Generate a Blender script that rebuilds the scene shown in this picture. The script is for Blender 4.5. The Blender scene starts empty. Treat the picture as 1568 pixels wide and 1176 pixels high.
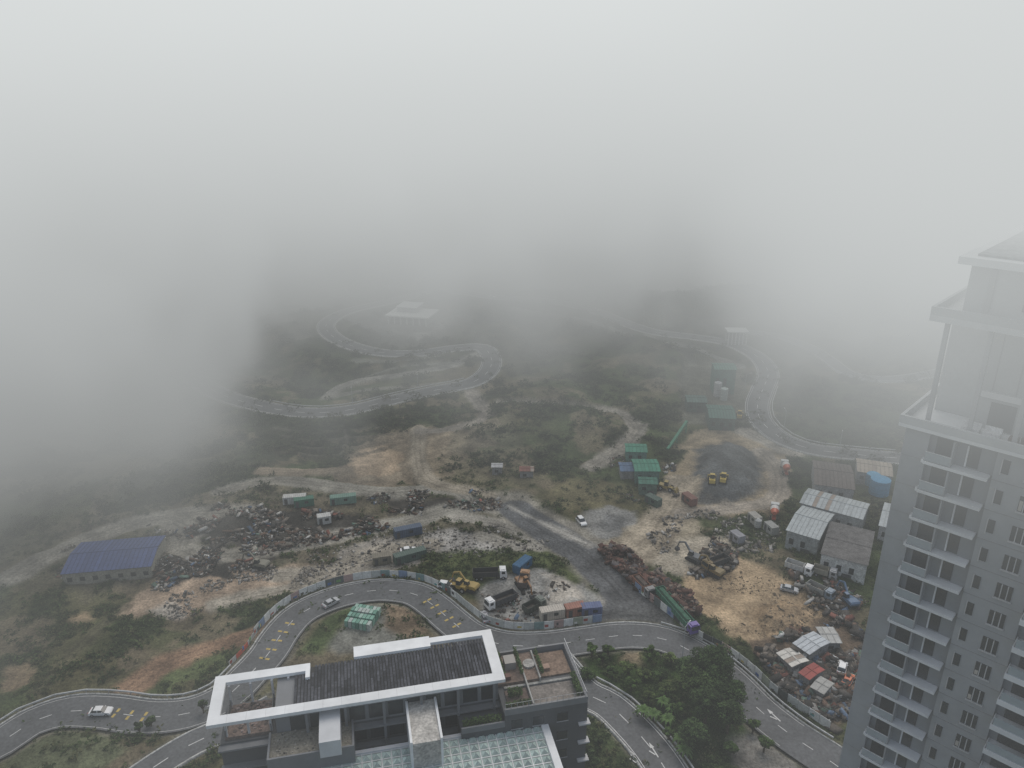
import bpy, math, random
import numpy as np
random.seed(7); rng=np.random.default_rng(7)
S=bpy.context.scene
# ------------------------------------------------------------------ survey frame
CAMH=120.0; F=1178.0; PITCH=math.radians(20.9)
sp,cp=math.sin(PITCH),math.cos(PITCH)
def sst(a,b,x):
    t=np.clip((x-a)/(b-a),0,1); return t*t*(3-2*t)
def H(x,y):
    A=0.8+9.0*sst(330,720,y)
    return A*(0.6*np.sin(x*.021+1.3)*np.cos(y*.017+.5)+.8*np.sin(x*.009-y*.012+2.0))
def P(px,py,z):
    a=(px-784)/F; b=(py-588)/F
    d=(a,cp-b*sp,-(sp+b*cp)); t=(z-CAMH)/d[2]
    return (d[0]*t,d[1]*t,z)
def G(px,py,dz=0.0):
    z=0.0
    for _ in range(25):
        q=P(px,py,z+dz); z=.5*z+.5*float(H(q[0],q[1]))
    return (q[0],q[1],z)
# ------------------------------------------------------------------ noise
TAB=rng.random((8,256,256))
def vn(x,y,s):
    xi=np.floor(x).astype(int); yi=np.floor(y).astype(int); xf=x-xi; yf=y-yi
    xf=xf*xf*(3-2*xf); yf=yf*yf*(3-2*yf); T=TAB[s%8]
    a=T[xi&255,yi&255];b=T[(xi+1)&255,yi&255];c=T[xi&255,(yi+1)&255];d=T[(xi+1)&255,(yi+1)&255]
    return (a*(1-xf)+b*xf)*(1-yf)+(c*(1-xf)+d*xf)*yf
def fbm(x,y,sc,o=4,s=0):
    r=0;a=1;t=0
    for i in range(o):
        r=r+a*vn(x*sc*2**i+17.3*i,y*sc*2**i+5.1*i,s+i); t+=a; a*=.55
    return r/t
# ------------------------------------------------------------------ materials
def newmat(n):
    m=bpy.data.materials.new(n); m.use_nodes=True; nt=m.node_tree; nt.nodes.clear(); return m,nt
def N(nt,t,**k):
    n=nt.nodes.new(t)
    for a,b in k.items(): setattr(n,a,b)
    return n
def surf(name,col=None,rough=.8,metal=0.0,noise=1.0,amp=.5,bump=.0,attr=True,spec=.3,noise2=None):
    m,nt=newmat(name); L=nt.links.new
    out=N(nt,'ShaderNodeOutputMaterial'); b=N(nt,'ShaderNodeBsdfPrincipled'); L(b.outputs[0],out.inputs[0])
    b.inputs['Roughness'].default_value=rough; b.inputs['Metallic'].default_value=metal; b.inputs['Specular IOR Level'].default_value=spec
    geo=N(nt,'ShaderNodeNewGeometry')
    nz=N(nt,'ShaderNodeTexNoise'); nz.inputs['Scale'].default_value=noise; nz.inputs['Detail'].default_value=4; nz.inputs['Roughness'].default_value=.65
    L(geo.outputs['Position'],nz.inputs['Vector'])
    mr=N(nt,'ShaderNodeMapRange'); mr.inputs[1].default_value=.25; mr.inputs[2].default_value=.75
    mr.inputs[3].default_value=1-amp; mr.inputs[4].default_value=1+amp; L(nz.outputs[0],mr.inputs[0])
    fac=mr.outputs[0]
    if noise2:
        n2=N(nt,'ShaderNodeTexNoise'); n2.inputs['Scale'].default_value=noise2; n2.inputs['Detail'].default_value=3
        L(geo.outputs['Position'],n2.inputs['Vector'])
        m2=N(nt,'ShaderNodeMapRange'); m2.inputs[1].default_value=.3; m2.inputs[2].default_value=.7; m2.inputs[3].default_value=1-amp*.7; m2.inputs[4].default_value=1+amp*.7
        L(n2.outputs[0],m2.inputs[0]); mm=N(nt,'ShaderNodeMath',operation='MULTIPLY'); L(fac,mm.inputs[0]); L(m2.outputs[0],mm.inputs[1]); fac=mm.outputs[0]
    vm=N(nt,'ShaderNodeVectorMath',operation='SCALE'); L(fac,vm.inputs['Scale'])
    if attr:
        at=N(nt,'ShaderNodeAttribute'); at.attribute_name='Col'; L(at.outputs['Color'],vm.inputs[0])
    else:
        vm.inputs[0].default_value=col
    L(vm.outputs[0],b.inputs['Base Color'])
    if bump>0:
        bp=N(nt,'ShaderNodeBump'); bp.inputs['Strength'].default_value=.8; bp.inputs['Distance'].default_value=bump
        L(nz.outputs[0],bp.inputs['Height']); L(bp.outputs[0],b.inputs['Normal'])
    return m
M_GROUND=surf('ground_soil_grass',noise=1.6,amp=.55,bump=.5,noise2=.12,rough=.95,spec=.1)
M_ASPH=surf('asphalt',col=(.105,.109,.112),attr=False,noise=.12,amp=.28,noise2=1.6,rough=.7)
M_PAINT=surf('painted_surface',noise=.9,amp=.22,noise2=5.,rough=.6)
M_DIRTY=surf('weathered_concrete',noise=.7,amp=.4,noise2=3.,rough=.9,spec=.15)
M_CLEAN=surf('facade_cladding',noise=.35,amp=.12,noise2=.06,rough=.55)
M_LEAF=surf('foliage',noise=.8,amp=.35,rough=.75,spec=.15)
M_VEH=surf('vehicle_paint',noise=1.5,amp=.08,rough=.3,spec=.5)
M_GLASS=surf('dark_glass',col=(.03,.036,.04),attr=False,noise=.3,amp=.3,rough=.12,spec=.6)
MATS=[M_PAINT,M_GLASS,M_DIRTY,M_CLEAN,M_VEH]
PA,GL,DI,CL,VE=0,1,2,3,4
# ------------------------------------------------------------------ mesh builders
def link(o,parent=None):
    S.collection.objects.link(o)
    if parent: o.parent=parent
    return o
def empty(name):
    return link(bpy.data.objects.new(name,None))
class MB:
    def __init__(s,O=(0,0,0),e1=(1,0),):
        s.v=[];s.f=[];s.c=[];s.m=[]; s.O=O; l=math.hypot(*e1); s.e1=(e1[0]/l,e1[1]/l); s.e2=(-s.e1[1],s.e1[0])
    def w(s,p):
        return (s.O[0]+p[0]*s.e1[0]+p[1]*s.e2[0], s.O[1]+p[0]*s.e1[1]+p[1]*s.e2[1], s.O[2]+p[2])
    def face(s,pts,col,m=0):
        i=len(s.v); s.v+= [s.w(p) for p in pts]; s.f.append(tuple(range(i,i+len(pts)))); s.c.append(col); s.m.append(m)
    def hexa(s,b,t,col,m=0,bottom=True):
        i=len(s.v); s.v+=[s.w(p) for p in b]+[s.w(p) for p in t]; n=len(b)
        fs=[tuple(range(i+n,i+2*n)),tuple(range(i+n-1,i-1,-1))]
        for k in range(n): fs.append((i+k,i+(k+1)%n,i+n+(k+1)%n,i+n+k))
        for f in fs: s.f.append(f); s.c.append(col); s.m.append(m)
    def box(s,x0,x1,y0,y1,z0,z1,col,m=0):
        s.hexa([(x0,y0,z0),(x1,y0,z0),(x1,y1,z0),(x0,y1,z0)],[(x0,y0,z1),(x1,y0,z1),(x1,y1,z1),(x0,y1,z1)],col,m)
    def frus(s,x0,x1,y0,y1,z0,X0,X1,Y0,Y1,z1,col,m=0):
        s.hexa([(x0,y0,z0),(x1,y0,z0),(x1,y1,z0),(x0,y1,z0)],[(X0,Y0,z1),(X1,Y0,z1),(X1,Y1,z1),(X0,Y1,z1)],col,m)
    def prof(s,pr,y0,y1,col,m=0):   # side profile in x,z extruded along y
        s.hexa([(x,y0,z) for x,z in pr],[(x,y1,z) for x,z in pr],col,m)
    def cyl(s,cx,cy,z0,z1,r0,r1,col,m=0,n=12):
        s.hexa([(cx+r0*math.cos(6.2832*k/n),cy+r0*math.sin(6.2832*k/n),z0) for k in range(n)],
               [(cx+r1*math.cos(6.2832*k/n),cy+r1*math.sin(6.2832*k/n),z1) for k in range(n)],col,m)
    def cyly(s,cx,cz,y0,y1,r,col,m=0,n=12):
        s.prof([(cx+r*math.cos(6.2832*k/n),cz+r*math.sin(6.2832*k/n)) for k in range(n)],y0,y1,col,m)
    def beam(s,p,q,wd,col,m=0):
        p=np.array(p,float);q=np.array(q,float);d=q-p;d/=np.linalg.norm(d)
        u=np.cross(d,(0,0,1)); 
        if np.linalg.norm(u)<1e-3:u=np.array((1,0,0))
        u=u/np.linalg.norm(u)*wd/2; v=np.cross(d,u)
        s.hexa([tuple(p-u-v),tuple(p+u-v),tuple(p+u+v),tuple(p-u+v)],[tuple(q-u-v),tuple(q+u-v),tuple(q+u+v),tuple(q-u+v)],col,m)
    def done(s,name,parent=None,fixn=True):
        me=bpy.data.meshes.new(name); me.from_pydata(s.v,[],s.f)
        for m in MATS: me.materials.append(m)
        me.polygons.foreach_set('material_index',s.m)
        a=me.attributes.new('Col','FLOAT_COLOR','FACE')
        c=np.ones((len(s.c),4),np.float32); c[:,:3]=np.array(s.c); a.data.foreach_set('color',c.ravel())
        me.update()
        return link(bpy.data.objects.new(name,me),parent)
def mesh_np(name,V,Fq,C,mat,dom='FACE',smooth=False):
    me=bpy.data.meshes.new(name); n=len(V); k=Fq.shape[1]; m=len(Fq)
    me.vertices.add(n); me.vertices.foreach_set('co',np.asarray(V,np.float32).ravel())
    me.loops.add(m*k); me.loops.foreach_set('vertex_index',Fq.astype(np.int32).ravel())
    me.polygons.add(m); me.polygons.foreach_set('loop_start',(np.arange(m)*k).astype(np.int32))
    me.update(calc_edges=True)
    if smooth: me.polygons.foreach_set('use_smooth',np.ones(m,bool))
    a=me.attributes.new('Col','FLOAT_COLOR',dom)
    c=np.ones((len(C),4),np.float32); c[:,:3]=C; a.data.foreach_set('color',c.ravel())
    me.materials.append(mat); me.update()
    return link(bpy.data.objects.new(name,me))
def leaves(cen,size,up=.7):
    n=len(cen); nn=rng.normal(size=(n,3)); nn/=np.linalg.norm(nn,axis=1)[:,None]; nn[:,2]=np.abs(nn[:,2])+up
    nn/=np.linalg.norm(nn,axis=1)[:,None]
    t=np.cross(nn,rng.normal(size=(n,3))); t/=np.linalg.norm(t,axis=1)[:,None]; b=np.cross(nn,t)
    s=np.asarray(size).reshape(-1,1)*np.ones((n,1))
    V=np.stack([cen-t*s,cen-b*s*.45,cen+t*s,cen+b*s*.45],1).reshape(-1,3)
    return V
def quads(n): return np.arange(n*4).reshape(n,4)
def boxes_np(c,sz,col,tilt=.5):
    n=len(c); th=rng.uniform(0,6.28,n); ti=rng.normal(0,tilt,n)
    ex=np.stack([np.cos(th)*np.cos(ti),np.sin(th)*np.cos(ti),np.sin(ti)],1)
    ey=np.stack([-np.sin(th),np.cos(th),0*th],1); ez=np.cross(ex,ey)
    cr=np.array([(-1,-1,-1),(1,-1,-1),(1,1,-1),(-1,1,-1),(-1,-1,1),(1,-1,1),(1,1,1),(-1,1,1)])*.5
    j=1+rng.normal(0,.12,(n,8,3))
    cc=cr[None]*sz[:,None,:]*j
    V=c[:,None,:]+cc[:,:,0:1]*ex[:,None]+cc[:,:,1:2]*ey[:,None]+cc[:,:,2:3]*ez[:,None]
    f=np.array([(0,3,2,1),(4,5,6,7),(0,1,5,4),(1,2,6,5),(2,3,7,6),(3,0,4,7)])
    Fq=(f[None]+8*np.arange(n)[:,None,None]).reshape(-1,4)
    return V.reshape(-1,3),Fq,np.repeat(col,6,0)
# ------------------------------------------------------------------ curves
def smooth(pts,step=2.0):
    p=[np.array(q[:2],float) for q in pts]; p=[2*p[0]-p[1]]+p+[2*p[-1]-p[-2]]; out=[]
    for i in range(1,len(p)-2):
        n=max(2,int(np.linalg.norm(p[i+1]-p[i])/step))
        for k in range(n):
            t=k/n; a,b,c,d=p[i-1],p[i],p[i+1],p[i+2]
            out.append(.5*((2*b)+(-a+c)*t+(2*a-5*b+4*c-d)*t*t+(-a+3*b-3*c+d)*t**3))
    out.append(p[-2]); return np.array(out)
def line(px,step=2.0): return smooth([G(*q) for q in px],step)
def normals(c):
    t=np.gradient(c,axis=0); t/=np.linalg.norm(t,axis=1)[:,None]+1e-9
    return np.stack([-t[:,1],t[:,0]],1)
def ribbon(name,c,o0,o1,dz,mat,col=(.1,.1,.1),hgt=0,nc=4):
    n=normals(c); V=[];
    offs=np.linspace(o0,o1,nc+1)
    rows=[]
    for o in offs:
        q=c+n*o; z=H(c[:,0],c[:,1])+dz; rows.append(np.column_stack([q,z]))
    if hgt>0:
        a=rows[0].copy();b=rows[-1].copy()
        for r in rows: r[:,2]+=hgt
        a[:,2]-=.6; b[:,2]-=.6
        rows=[a]+rows+[b]
    R=len(rows); m=len(c); V=np.stack(rows,1).reshape(-1,3)
    i=np.arange(m-1)[:,None]*R+np.arange(R-1)[None]; i=i.ravel()
    Fq=np.stack([i,i+1,i+R+1,i+R],1)
    C=np.tile(np.array(col),(len(Fq),1))
    return mesh_np(name,V,Fq,C,mat)
# ------------------------------------------------------------------ road network
R_MAIN=line([(-90,1175),(0,1138),(45,1108),(100,1090),(160,1090),(225,1098),(290,1092),(345,1068),(385,1030),(412,1000),(433,968),(465,937),(520,914),(580,904),(632,909),(662,926),(690,950),(722,973),(775,988),(840,988),(900,980),(960,973),(1020,980),(1075,1008),(1120,1045),(1160,1085),(1210,1125),(1270,1165),(1340,1215)])
R_LOW=line([(850,1010),(892,1058),(930,1078),(965,1110),(1000,1150),(1035,1205),(1060,1260)])
R_RAMP=line([(180,1215),(240,1172),(300,1136),(360,1112),(420,1080)])
R_LOOP=line([(270,560),(330,600),(400,622),(470,632),(540,627),(610,610),(670,597),(722,586),(748,568),(752,548),(738,532),(700,533),(640,541),(585,540),(540,530),(508,514),(500,496),(528,478),(585,464),(640,452),(690,446),(760,455),(840,461),(905,474),(950,492),(1000,508),(1060,516),(1115,525),(1158,545),(1176,570),(1168,596),(1160,620),(1166,645),(1195,670),(1240,687),(1300,695),(1380,702),(1480,708)],4)
R_EAST=line([(1120,505),(1190,515),(1235,530),(1268,550),(1300,572),(1350,581),(1410,576),(1480,560)],4)
ROADS=[('main',R_MAIN,4.6),('low',R_LOW,4.0),('ramp',R_RAMP,3.2),('loop',R_LOOP,4.6),('east',R_EAST,3.5)]
# ------------------------------------------------------------------ ground
th=np.radians(np.concatenate([np.linspace(-180,-50,40)[:-1],np.linspace(-50,44,1150),np.linspace(44,180,40)[1:]]))
rr=np.concatenate([[0.5,30,60],np.geomspace(85,700,1000),np.geomspace(720,9000,60)])
TT,RR=np.meshgrid(th,rr); X=(RR*np.sin(TT)).ravel(); Y=(RR*np.cos(TT)).ravel(); n_t=len(th)
Z=H(X,Y)*sst(8000,1500,RR.ravel())
nA=fbm(X,Y,1/40.,5,0); nB=fbm(X,Y,1/9.,4,3); nC=fbm(X,Y,1/3.,3,5); nW=fbm(X,Y,1/14.,4,2)
def mix(a,b,t): return a*(1-t[:,None])+np.array(b)*t[:,None]
col=np.tile(np.array((.058,.076,.032)),(len(X),1))
col=mix(col,(.105,.098,.052),sst(.42,.62,nA))
col=mix(col,(.028,.040,.018),sst(.50,.68,nB)*.85)
col=mix(col,(.18,.145,.10),sst(.56,.68,nW)*.65)
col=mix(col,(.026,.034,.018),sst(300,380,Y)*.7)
bum=np.ones(len(X)); veg=np.ones(len(X))*(1-.8*sst(.58,.68,nW))
def poly_dist(c,bb):
    m=np.where((X>c[:,0].min()-bb)&(X<c[:,0].max()+bb)&(Y>c[:,1].min()-bb)&(Y<c[:,1].max()+bb))[0]
    if len(m)==0: return m,np.array([])
    x=X[m];y=Y[m]; best=np.full(len(m),1e9); CH=6
    for i in range(0,len(c)-1,CH):
        s=c[i:i+CH+1]
        mm=np.where((x>s[:,0].min()-bb)&(x<s[:,0].max()+bb)&(y>s[:,1].min()-bb)&(y<s[:,1].max()+bb))[0]
        if len(mm)==0: continue
        for a,b in zip(s[:-1],s[1:]):
            d=b-a; L2=d@d+1e-9; t=np.clip(((x[mm]-a[0])*d[0]+(y[mm]-a[1])*d[1])/L2,0,1)
            q=np.hypot(x[mm]-a[0]-t*d[0],y[mm]-a[1]-t*d[1]); best[mm]=np.minimum(best[mm],q)
    return m,best
def paint(m,al,c,b=.15,v=0.0,var=.35):
    k=(1-var+2*var*nC[m])[:,None]*(1-var*.8+1.6*var*nA[m])[:,None]
    cc=np.array(c)[None]*k
    col[m]=col[m]*(1-al[:,None])+cc*al[:,None]
    bum[m]=bum[m]*(1-al)+b*al; veg[m]=veg[m]*(1-al)+v*al
def track(px,w,c,soft=1.2,j=3.0,b=.1,al=1.0,var=.35):
    l=line(px,5) ; m,d=poly_dist(l,w+6)
    if len(m)==0:return
    rut=sst(.5,.1,np.abs(np.abs(d)-.9))*.22
    dr=d; d=d+(nB[m]-.5)*j+(nC[m]-.5)*j*.6
    paint(m,al*(1-sst(w-soft,w+soft,d)),c,b,var=var)
    col[m]*=(1-rut*(d<w))[:,None]
def area(px,c,soft=1.5,j=6.0,b=.3,v=0.0,al=1.0,var=.4,lift=None):
    p=np.array([G(*q)[:2] for q in px]); bb=8
    m=np.where((X>p[:,0].min()-bb)&(X<p[:,0].max()+bb)&(Y>p[:,1].min()-bb)&(Y<p[:,1].max()+bb))[0]
    x=X[m];y=Y[m]; ins=np.zeros(len(m),bool); d=np.full(len(m),1e9)
    for a,q in zip(p,np.roll(p,-1,0)):
        e=q-a; L2=e@e+1e-9; t=np.clip(((x-a[0])*e[0]+(y-a[1])*e[1])/L2,0,1)
        d=np.minimum(d,np.hypot(x-a[0]-t*e[0],y-a[1]-t*e[1]))
        cnd=((a[1]>y)!=(q[1]>y))&(x<(q[0]-a[0])*(y-a[1])/(q[1]-a[1]+1e-12)+a[0]); ins^=cnd
    sd=np.where(ins,-d,d)+(nB[m]-.5)*j+(nC[m]-.5)*j*.5
    a=al*(1-sst(-soft,soft,sd)); paint(m,a,c,b,v,var)
    if lift: 
        hh=lift*sst(0,abs(lift)*2.2,-sd)
        Z[m]+=hh*(.75+.5*nB[m])
TAN=(.42,.315,.20); GRV=(.30,.285,.26); PALE=(.46,.42,.36); PINK=(.34,.26,.19); DARK=(.050,.046,.040); GRASS=(.065,.09,.035)
# large washes
area([(-40,860),(60,800),(200,770),(420,740),(640,740),(780,770),(850,830),(700,850),(560,860),(430,880),(200,900),(60,900)],(.125,.11,.08),soft=5,j=14,v=.35,b=.6,al=.7)
area([(170,945),(215,905),(320,868),(450,862),(500,878),(440,905),(330,925),(280,948)],PINK,j=9)
area([(225,935),(265,920),(280,945),(240,948)],PALE,j=5)
area([(280,800),(330,775),(430,778),(560,790),(600,810),(480,835),(380,850),(290,830)],DARK,j=10,b=1.6)
area([(250,850),(330,835),(430,850),(420,872),(300,885),(250,880)],DARK,j=10,b=1.4)
area([(600,765),(700,760),(790,770),(800,778),(700,785),(600,790)],DARK,j=8,b=1.0)
area([(640,820),(700,808),(760,822),(800,850),(700,858),(640,850)],GRV,j=8)
area([(520,840),(600,815),(650,830),(640,870),(560,885),(500,880)],(.24,.22,.19),j=9)
area([(510,715),(522,682),(580,655),(650,650),(740,640),(765,665),(720,700),(700,735),(640,740),(570,742),(515,732)],(.20,.165,.12),j=14,b=1.6,var=.6)
area([(525,708),(545,675),(585,670),(620,690),(600,722),(540,722)],(.38,.29,.20),j=9,b=1.4,al=.9)
area([(640,715),(655,668),(700,658),(720,672),(690,690),(690,725),(660,738)],(.29,.235,.165),j=8,b=.8)
area([(850,740),(920,735),(960,760),(900,790),(850,775)],(.15,.13,.07),j=12,al=.7)
area([(700,640),(780,640),(800,700),(740,740),(680,720)],(.14,.13,.09),j=12,al=.5,v=.6)
area([(640,700),(820,690),(840,740),(700,760),(640,750)],(.20,.165,.11),j=14,al=.6,v=.4)
area([(1000,770),(1045,700),(1060,660),(1150,655),(1215,690),(1205,740),(1190,790),(1120,790),(1060,780),(1010,800)],(.30,.24,.16),j=8)
area([(1040,645),(1045,560),(1140,550),(1145,650)],(.12,.12,.09),j=6,b=.2)
area([(570,500),(590,480),(670,480),(680,500),(640,520)],(.2,.2,.18),j=6,b=.1)
area([(1055,750),(1068,690),(1110,675),(1158,690),(1172,745),(1125,775),(1070,770)],(.105,.11,.11),j=7,b=.6,var=.35,lift=3.0,soft=2.5)
area([(880,808),(900,785),(935,776),(968,785),(978,812),(940,835),(900,832)],(.23,.225,.21),j=5,v=0,b=.1,var=.25)
area([(915,805),(930,790),(955,795),(950,815),(925,818)],(.14,.14,.135),j=5,b=.1)
area([(880,835),(930,825),(1000,800),(1060,790),(1080,815),(1040,840),(1010,860),(960,850),(920,860)],(.35,.30,.22),j=7)
area([(1000,835),(1060,820),(1130,815),(1140,850),(1060,880),(1010,870)],(.42,.37,.29),j=7)
area([(1040,900),(1060,870),(1130,850),(1190,880),(1250,905),(1300,930),(1300,960),(1250,965),(1230,990),(1180,995),(1120,978),(1075,945)],TAN,j=5,b=.5)
area([(1150,930),(1200,915),(1245,935),(1230,965),(1180,970),(1150,955)],(.40,.29,.18),j=5,b=.5,lift=2.2)
area([(1150,985),(1300,940),(1350,1000),(1330,1090),(1270,1110),(1190,1050)],(.16,.12,.085),j=6)
area([(915,845),(945,835),(1000,875),(1060,925),(1070,950),(1040,945),(970,900)],(.085,.055,.045),j=4,b=1.6)
area([(735,905),(770,880),(830,866),(880,880),(900,905),(945,920),(955,942),(900,950),(820,965),(745,948)],(.27,.265,.245),j=4,b=.2)
area([(820,875),(870,878),(890,915),(850,920)],PALE,j=5,b=.2)
area([(655,850),(740,840),(840,840),(900,880),(880,892),(800,862),(720,890),(660,880)],(.080,.095,.040),j=6,v=.8,b=1)
area([(500,985),(560,925),(620,925),(650,960),(600,985),(520,1000)],(.15,.15,.13),j=3,v=.1,b=.2)
area([(590,925),(630,925),(660,965),(640,985),(590,960)],(.16,.12,.08),j=3,v=.6,b=.3)
area([(455,1000),(500,945),(530,925),(560,922),(520,960),(490,1000)],GRASS,j=2,v=.6,b=.3)
area([(880,1000),(960,990),(1040,1005),(1090,1045),(1140,1100),(1200,1150),(1250,1200),(1100,1230),(1010,1110),(950,1065),(900,1040)],(.045,.075,.022),j=3,v=1.3,b=1.5)
area([(950,995),(985,993),(985,1015),(955,1012)],(.25,.20,.13),j=4)
area([(1115,1140),(1160,1120),(1220,1165),(1230,1210),(1130,1210)],(.20,.19,.17),j=4)
area([(20,1150),(90,1118),(170,1118),(200,1150),(120,1200),(10,1200)],(.095,.105,.06),j=4,b=.4,v=.25)
area([(180,1060),(220,1030),(330,990),(385,985),(340,1030),(260,1062)],(.08,.098,.042),j=5,v=.7)
area([(0,1020),(60,1010),(50,1050),(0,1060)],(.22,.17,.11),j=8)
area([(100,945),(130,935),(140,945),(110,952)],TAN,j=4)
area([(1190,575),(1400,600),(1375,685),(1230,670),(1190,640)],(.034,.050,.022),j=8,v=1,b=1,al=.8)
area([(400,640),(520,645),(640,625),(620,650),(520,680),(420,700),(380,670)],(.026,.032,.019),j=14,v=.9,b=1.2,al=.85)
area([(120,740),(300,690),(420,700),(400,735),(260,765),(150,785)],(.040,.048,.028),j=14,v=.9,b=1.2,al=.7)
# tracks
D1=(.25,.235,.20)
track([(20,880),(100,840),(210,800),(300,786),(380,783)],4.5,D1)
track([(270,800),(290,815),(280,840),(330,852),(420,840),(500,825),(560,812),(620,800),(700,778),(790,775)],4.2,D1)
track([(340,752),(390,740),(440,736),(520,745),(600,752),(660,748),(705,755),(720,770)],3.5,D1)
track([(430,880),(500,876),(560,850),(610,838),(660,835)],3.6,(.30,.27,.22))
track([(330,925),(420,905),(500,890),(560,878)],2.5,(.30,.27,.22))
track([(400,720),(460,722),(530,716)],2.8,(.28,.23,.17))
track([(640,655),(640,700),(655,735),(720,752),(800,770)],3.2,(.30,.26,.20))
track([(720,600),(745,640),(700,655),(645,660)],3,(.27,.24,.20))
track([(770,618),(830,625),(900,630),(945,632),(975,655),(955,680),(905,715)],3.2,(.34,.31,.26))
track([(990,650),(960,690),(930,700)],1.6,(.28,.26,.22))
track([(735,540),(690,560),(620,572),(560,578),(520,590),(500,605)],3,(.24,.23,.20),j=2)
track([(560,572),(620,562),(690,556)],1.6,(.20,.20,.17),al=.8)
track([(500,608),(560,598),(640,592),(700,585)],2.2,(.22,.21,.18),al=.8)
track([(545,552),(600,556),(670,548)],2.2,(.20,.20,.17),al=.8)
track([(780,470),(850,480),(930,500),(985,520),(1060,535),(1130,560)],3,(.20,.20,.18),al=.8)
track([(990,505),(1010,530),(1060,560)],2,(.18,.18,.15),al=.7)
for k in range(4): track([(420+k*12,655+k*11),(480,662+k*10),(540,655+k*11),(600,650+k*9)],.9,(.10,.095,.075),al=.7,j=2)
track([(525,650),(530,670),(520,690)],.9,(.14,.13,.11),al=.6,j=2)
track([(700,795),(760,800),(830,830),(800,838),(740,820)],3.0,(.3,.28,.24))
track([(960,850),(1000,820),(1030,770),(1045,740)],6,(.33,.28,.21))
track([(1045,785),(1120,778),(1185,765),(1190,720),(1165,690)],3.2,(.37,.32,.26))
track([(1140,660),(1180,680),(1215,692)],4,(.33,.3,.25))
track([(190,1062),(250,1020),(330,990),(400,965),(450,945)],3.0,(.24,.155,.10))
track([(60,1060),(150,960),(190,930)],1.6,(.12,.11,.07),al=.6)
track([(150,780),(170,740),(210,700)],2.5,(.16,.14,.1),al=.7)
track([(1265,478),(1290,500),(1330,520)],3,(.15,.14,.12))
track([(540,480),(590,505),(650,500)],8,(.13,.13,.12),al=.7)
track([(780,773),(830,803),(890,838),(930,872),(965,912)],7.6,(.26,.24,.20),j=3.5,b=0,soft=2)
track([(790,780),(840,815),(890,845),(925,878),(958,915),(985,950),(1000,965)],5.6,(.115,.117,.118),j=1.2,b=0,soft=.8,var=.15)
track([(985,945),(960,940),(940,960)],6,(.12,.122,.122),var=.15,j=1.5)
track([(1000,950),(960,945),(940,962)],4,(.12,.122,.12),j=1.5,b=0,var=.15)
track([(780,775),(830,800),(905,835)],1.0,(.40,.38,.34),j=3)
track([(730,975),(800,973),(950,955)],1.3,(.3,.29,.27),j=1)
# road beds carve
far=np.full(len(X),60.0)
for nm,c,w in ROADS:
    m,d=poly_dist(c,w+(36 if nm in('loop','east') else 8))
    far[m]=np.minimum(far[m],d-w)
    a=1-sst(w+.8,w+5.0,d); bum[m]*=1-a
    a2=1-sst(w+.3,w+.9,d); Z[m]-=.45*a2
    paint(m,(1-sst(w+.4,w+1.8,d+(nC[m]-.5)*1.5))*.8,(.17,.16,.125),0,0)
rel=(fbm(X,Y,1/22.,4,6)-.5)*7.0+(nB-.5)*1.8+(nC-.5)*.6
Z+=rel*bum*sst(90,130,RR.ravel())*(.6+.9*sst(280,450,Y))
big=(fbm(X,Y,1/75.,3,1)-.5)*24.0
Z+=big*sst(5,38,far)*np.clip(bum,0,1)*sst(200,330,Y)*(1+.8*sst(520,700,Y))
V=np.column_stack([X,Y,Z]); R_,C_=len(rr),n_t
Zg=Z.reshape(R_,C_); gy=np.gradient(Zg,axis=0)/np.gradient(rr)[:,None]
sl_=sst(.22,.6,np.abs(gy)).ravel()*(nC>.35)*sst(.3,.6,nW)
col=mix(col,(.17,.135,.09),sl_*.55*(np.clip(bum,0,1)))
i=(np.arange(R_-1)[:,None]*C_+np.arange(C_-1)[None]).ravel()
Fq=np.stack([i,i+C_,i+C_+1,i+1],1)[:, ::-1]
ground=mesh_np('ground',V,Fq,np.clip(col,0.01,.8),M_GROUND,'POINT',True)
def gz(x,y): # ground height lookup
    r=math.hypot(x,y); t=math.atan2(x,y)
    a=min(max(np.searchsorted(rr,r),0),R_-1); b=min(max(np.searchsorted(th,t),0),C_-1)
    return float(Z[a*C_+b])
# ------------------------------------------------------------------ roads
for nm,c,w in ROADS:
    dz={'main':.06,'low':.056,'ramp':.048,'loop':.06,'east':.054}[nm]
    ribbon('road',c,-w,w,dz,M_ASPH,nc=6)
    ribbon('kerb',c,w,w+.35,.02,M_DIRTY,(.42,.42,.4),.16,1)
    if nm!='main': ribbon('kerb',c,-w-.35,-w,.02,M_DIRTY,(.42,.42,.4),.16,1)
def marks(c,offs,length,gap,wd,colr,name,dz=.075,sub=1.0):
    cc=np.array(c); seg=np.r_[0,np.cumsum(np.linalg.norm(np.diff(cc,axis=0),axis=1))]; n=normals(cc)
    V=[];s=0;
    while s+length<seg[-1]:
        k=max(1,int(length/2)); ss=np.linspace(s,s+length,k+1)
        for a,b in zip(ss[:-1],ss[1:]):
            for o in offs:
                q=[]
                for (u,e) in((a,-wd/2),(b,-wd/2),(b,wd/2),(a,wd/2)):
                    x=np.interp(u,seg,cc[:,0]);y=np.interp(u,seg,cc[:,1]);nx=np.interp(u,seg,n[:,0]);ny=np.interp(u,seg,n[:,1])
                    q.append((x+nx*(o+e),y+ny*(o+e),H(x,y)+dz))
                V+=q
        s+=length+gap
    V=np.array(V); m=len(V)//4
    return mesh_np(name,V,quads(m),np.tile(colr,(m,1)),M_PAINT)
WH=(.6,.6,.58); YE=(.46,.34,.10)
marks(R_MAIN,[4.1],20,0,.13,(.45,.45,.43),'road_edge_line'); marks(R_MAIN,[-4.1],20,0,.13,(.45,.45,.43),'road_edge_line')
marks(R_MAIN,[0],2.2,3.5,.15,WH,'road_centre_line')
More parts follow.
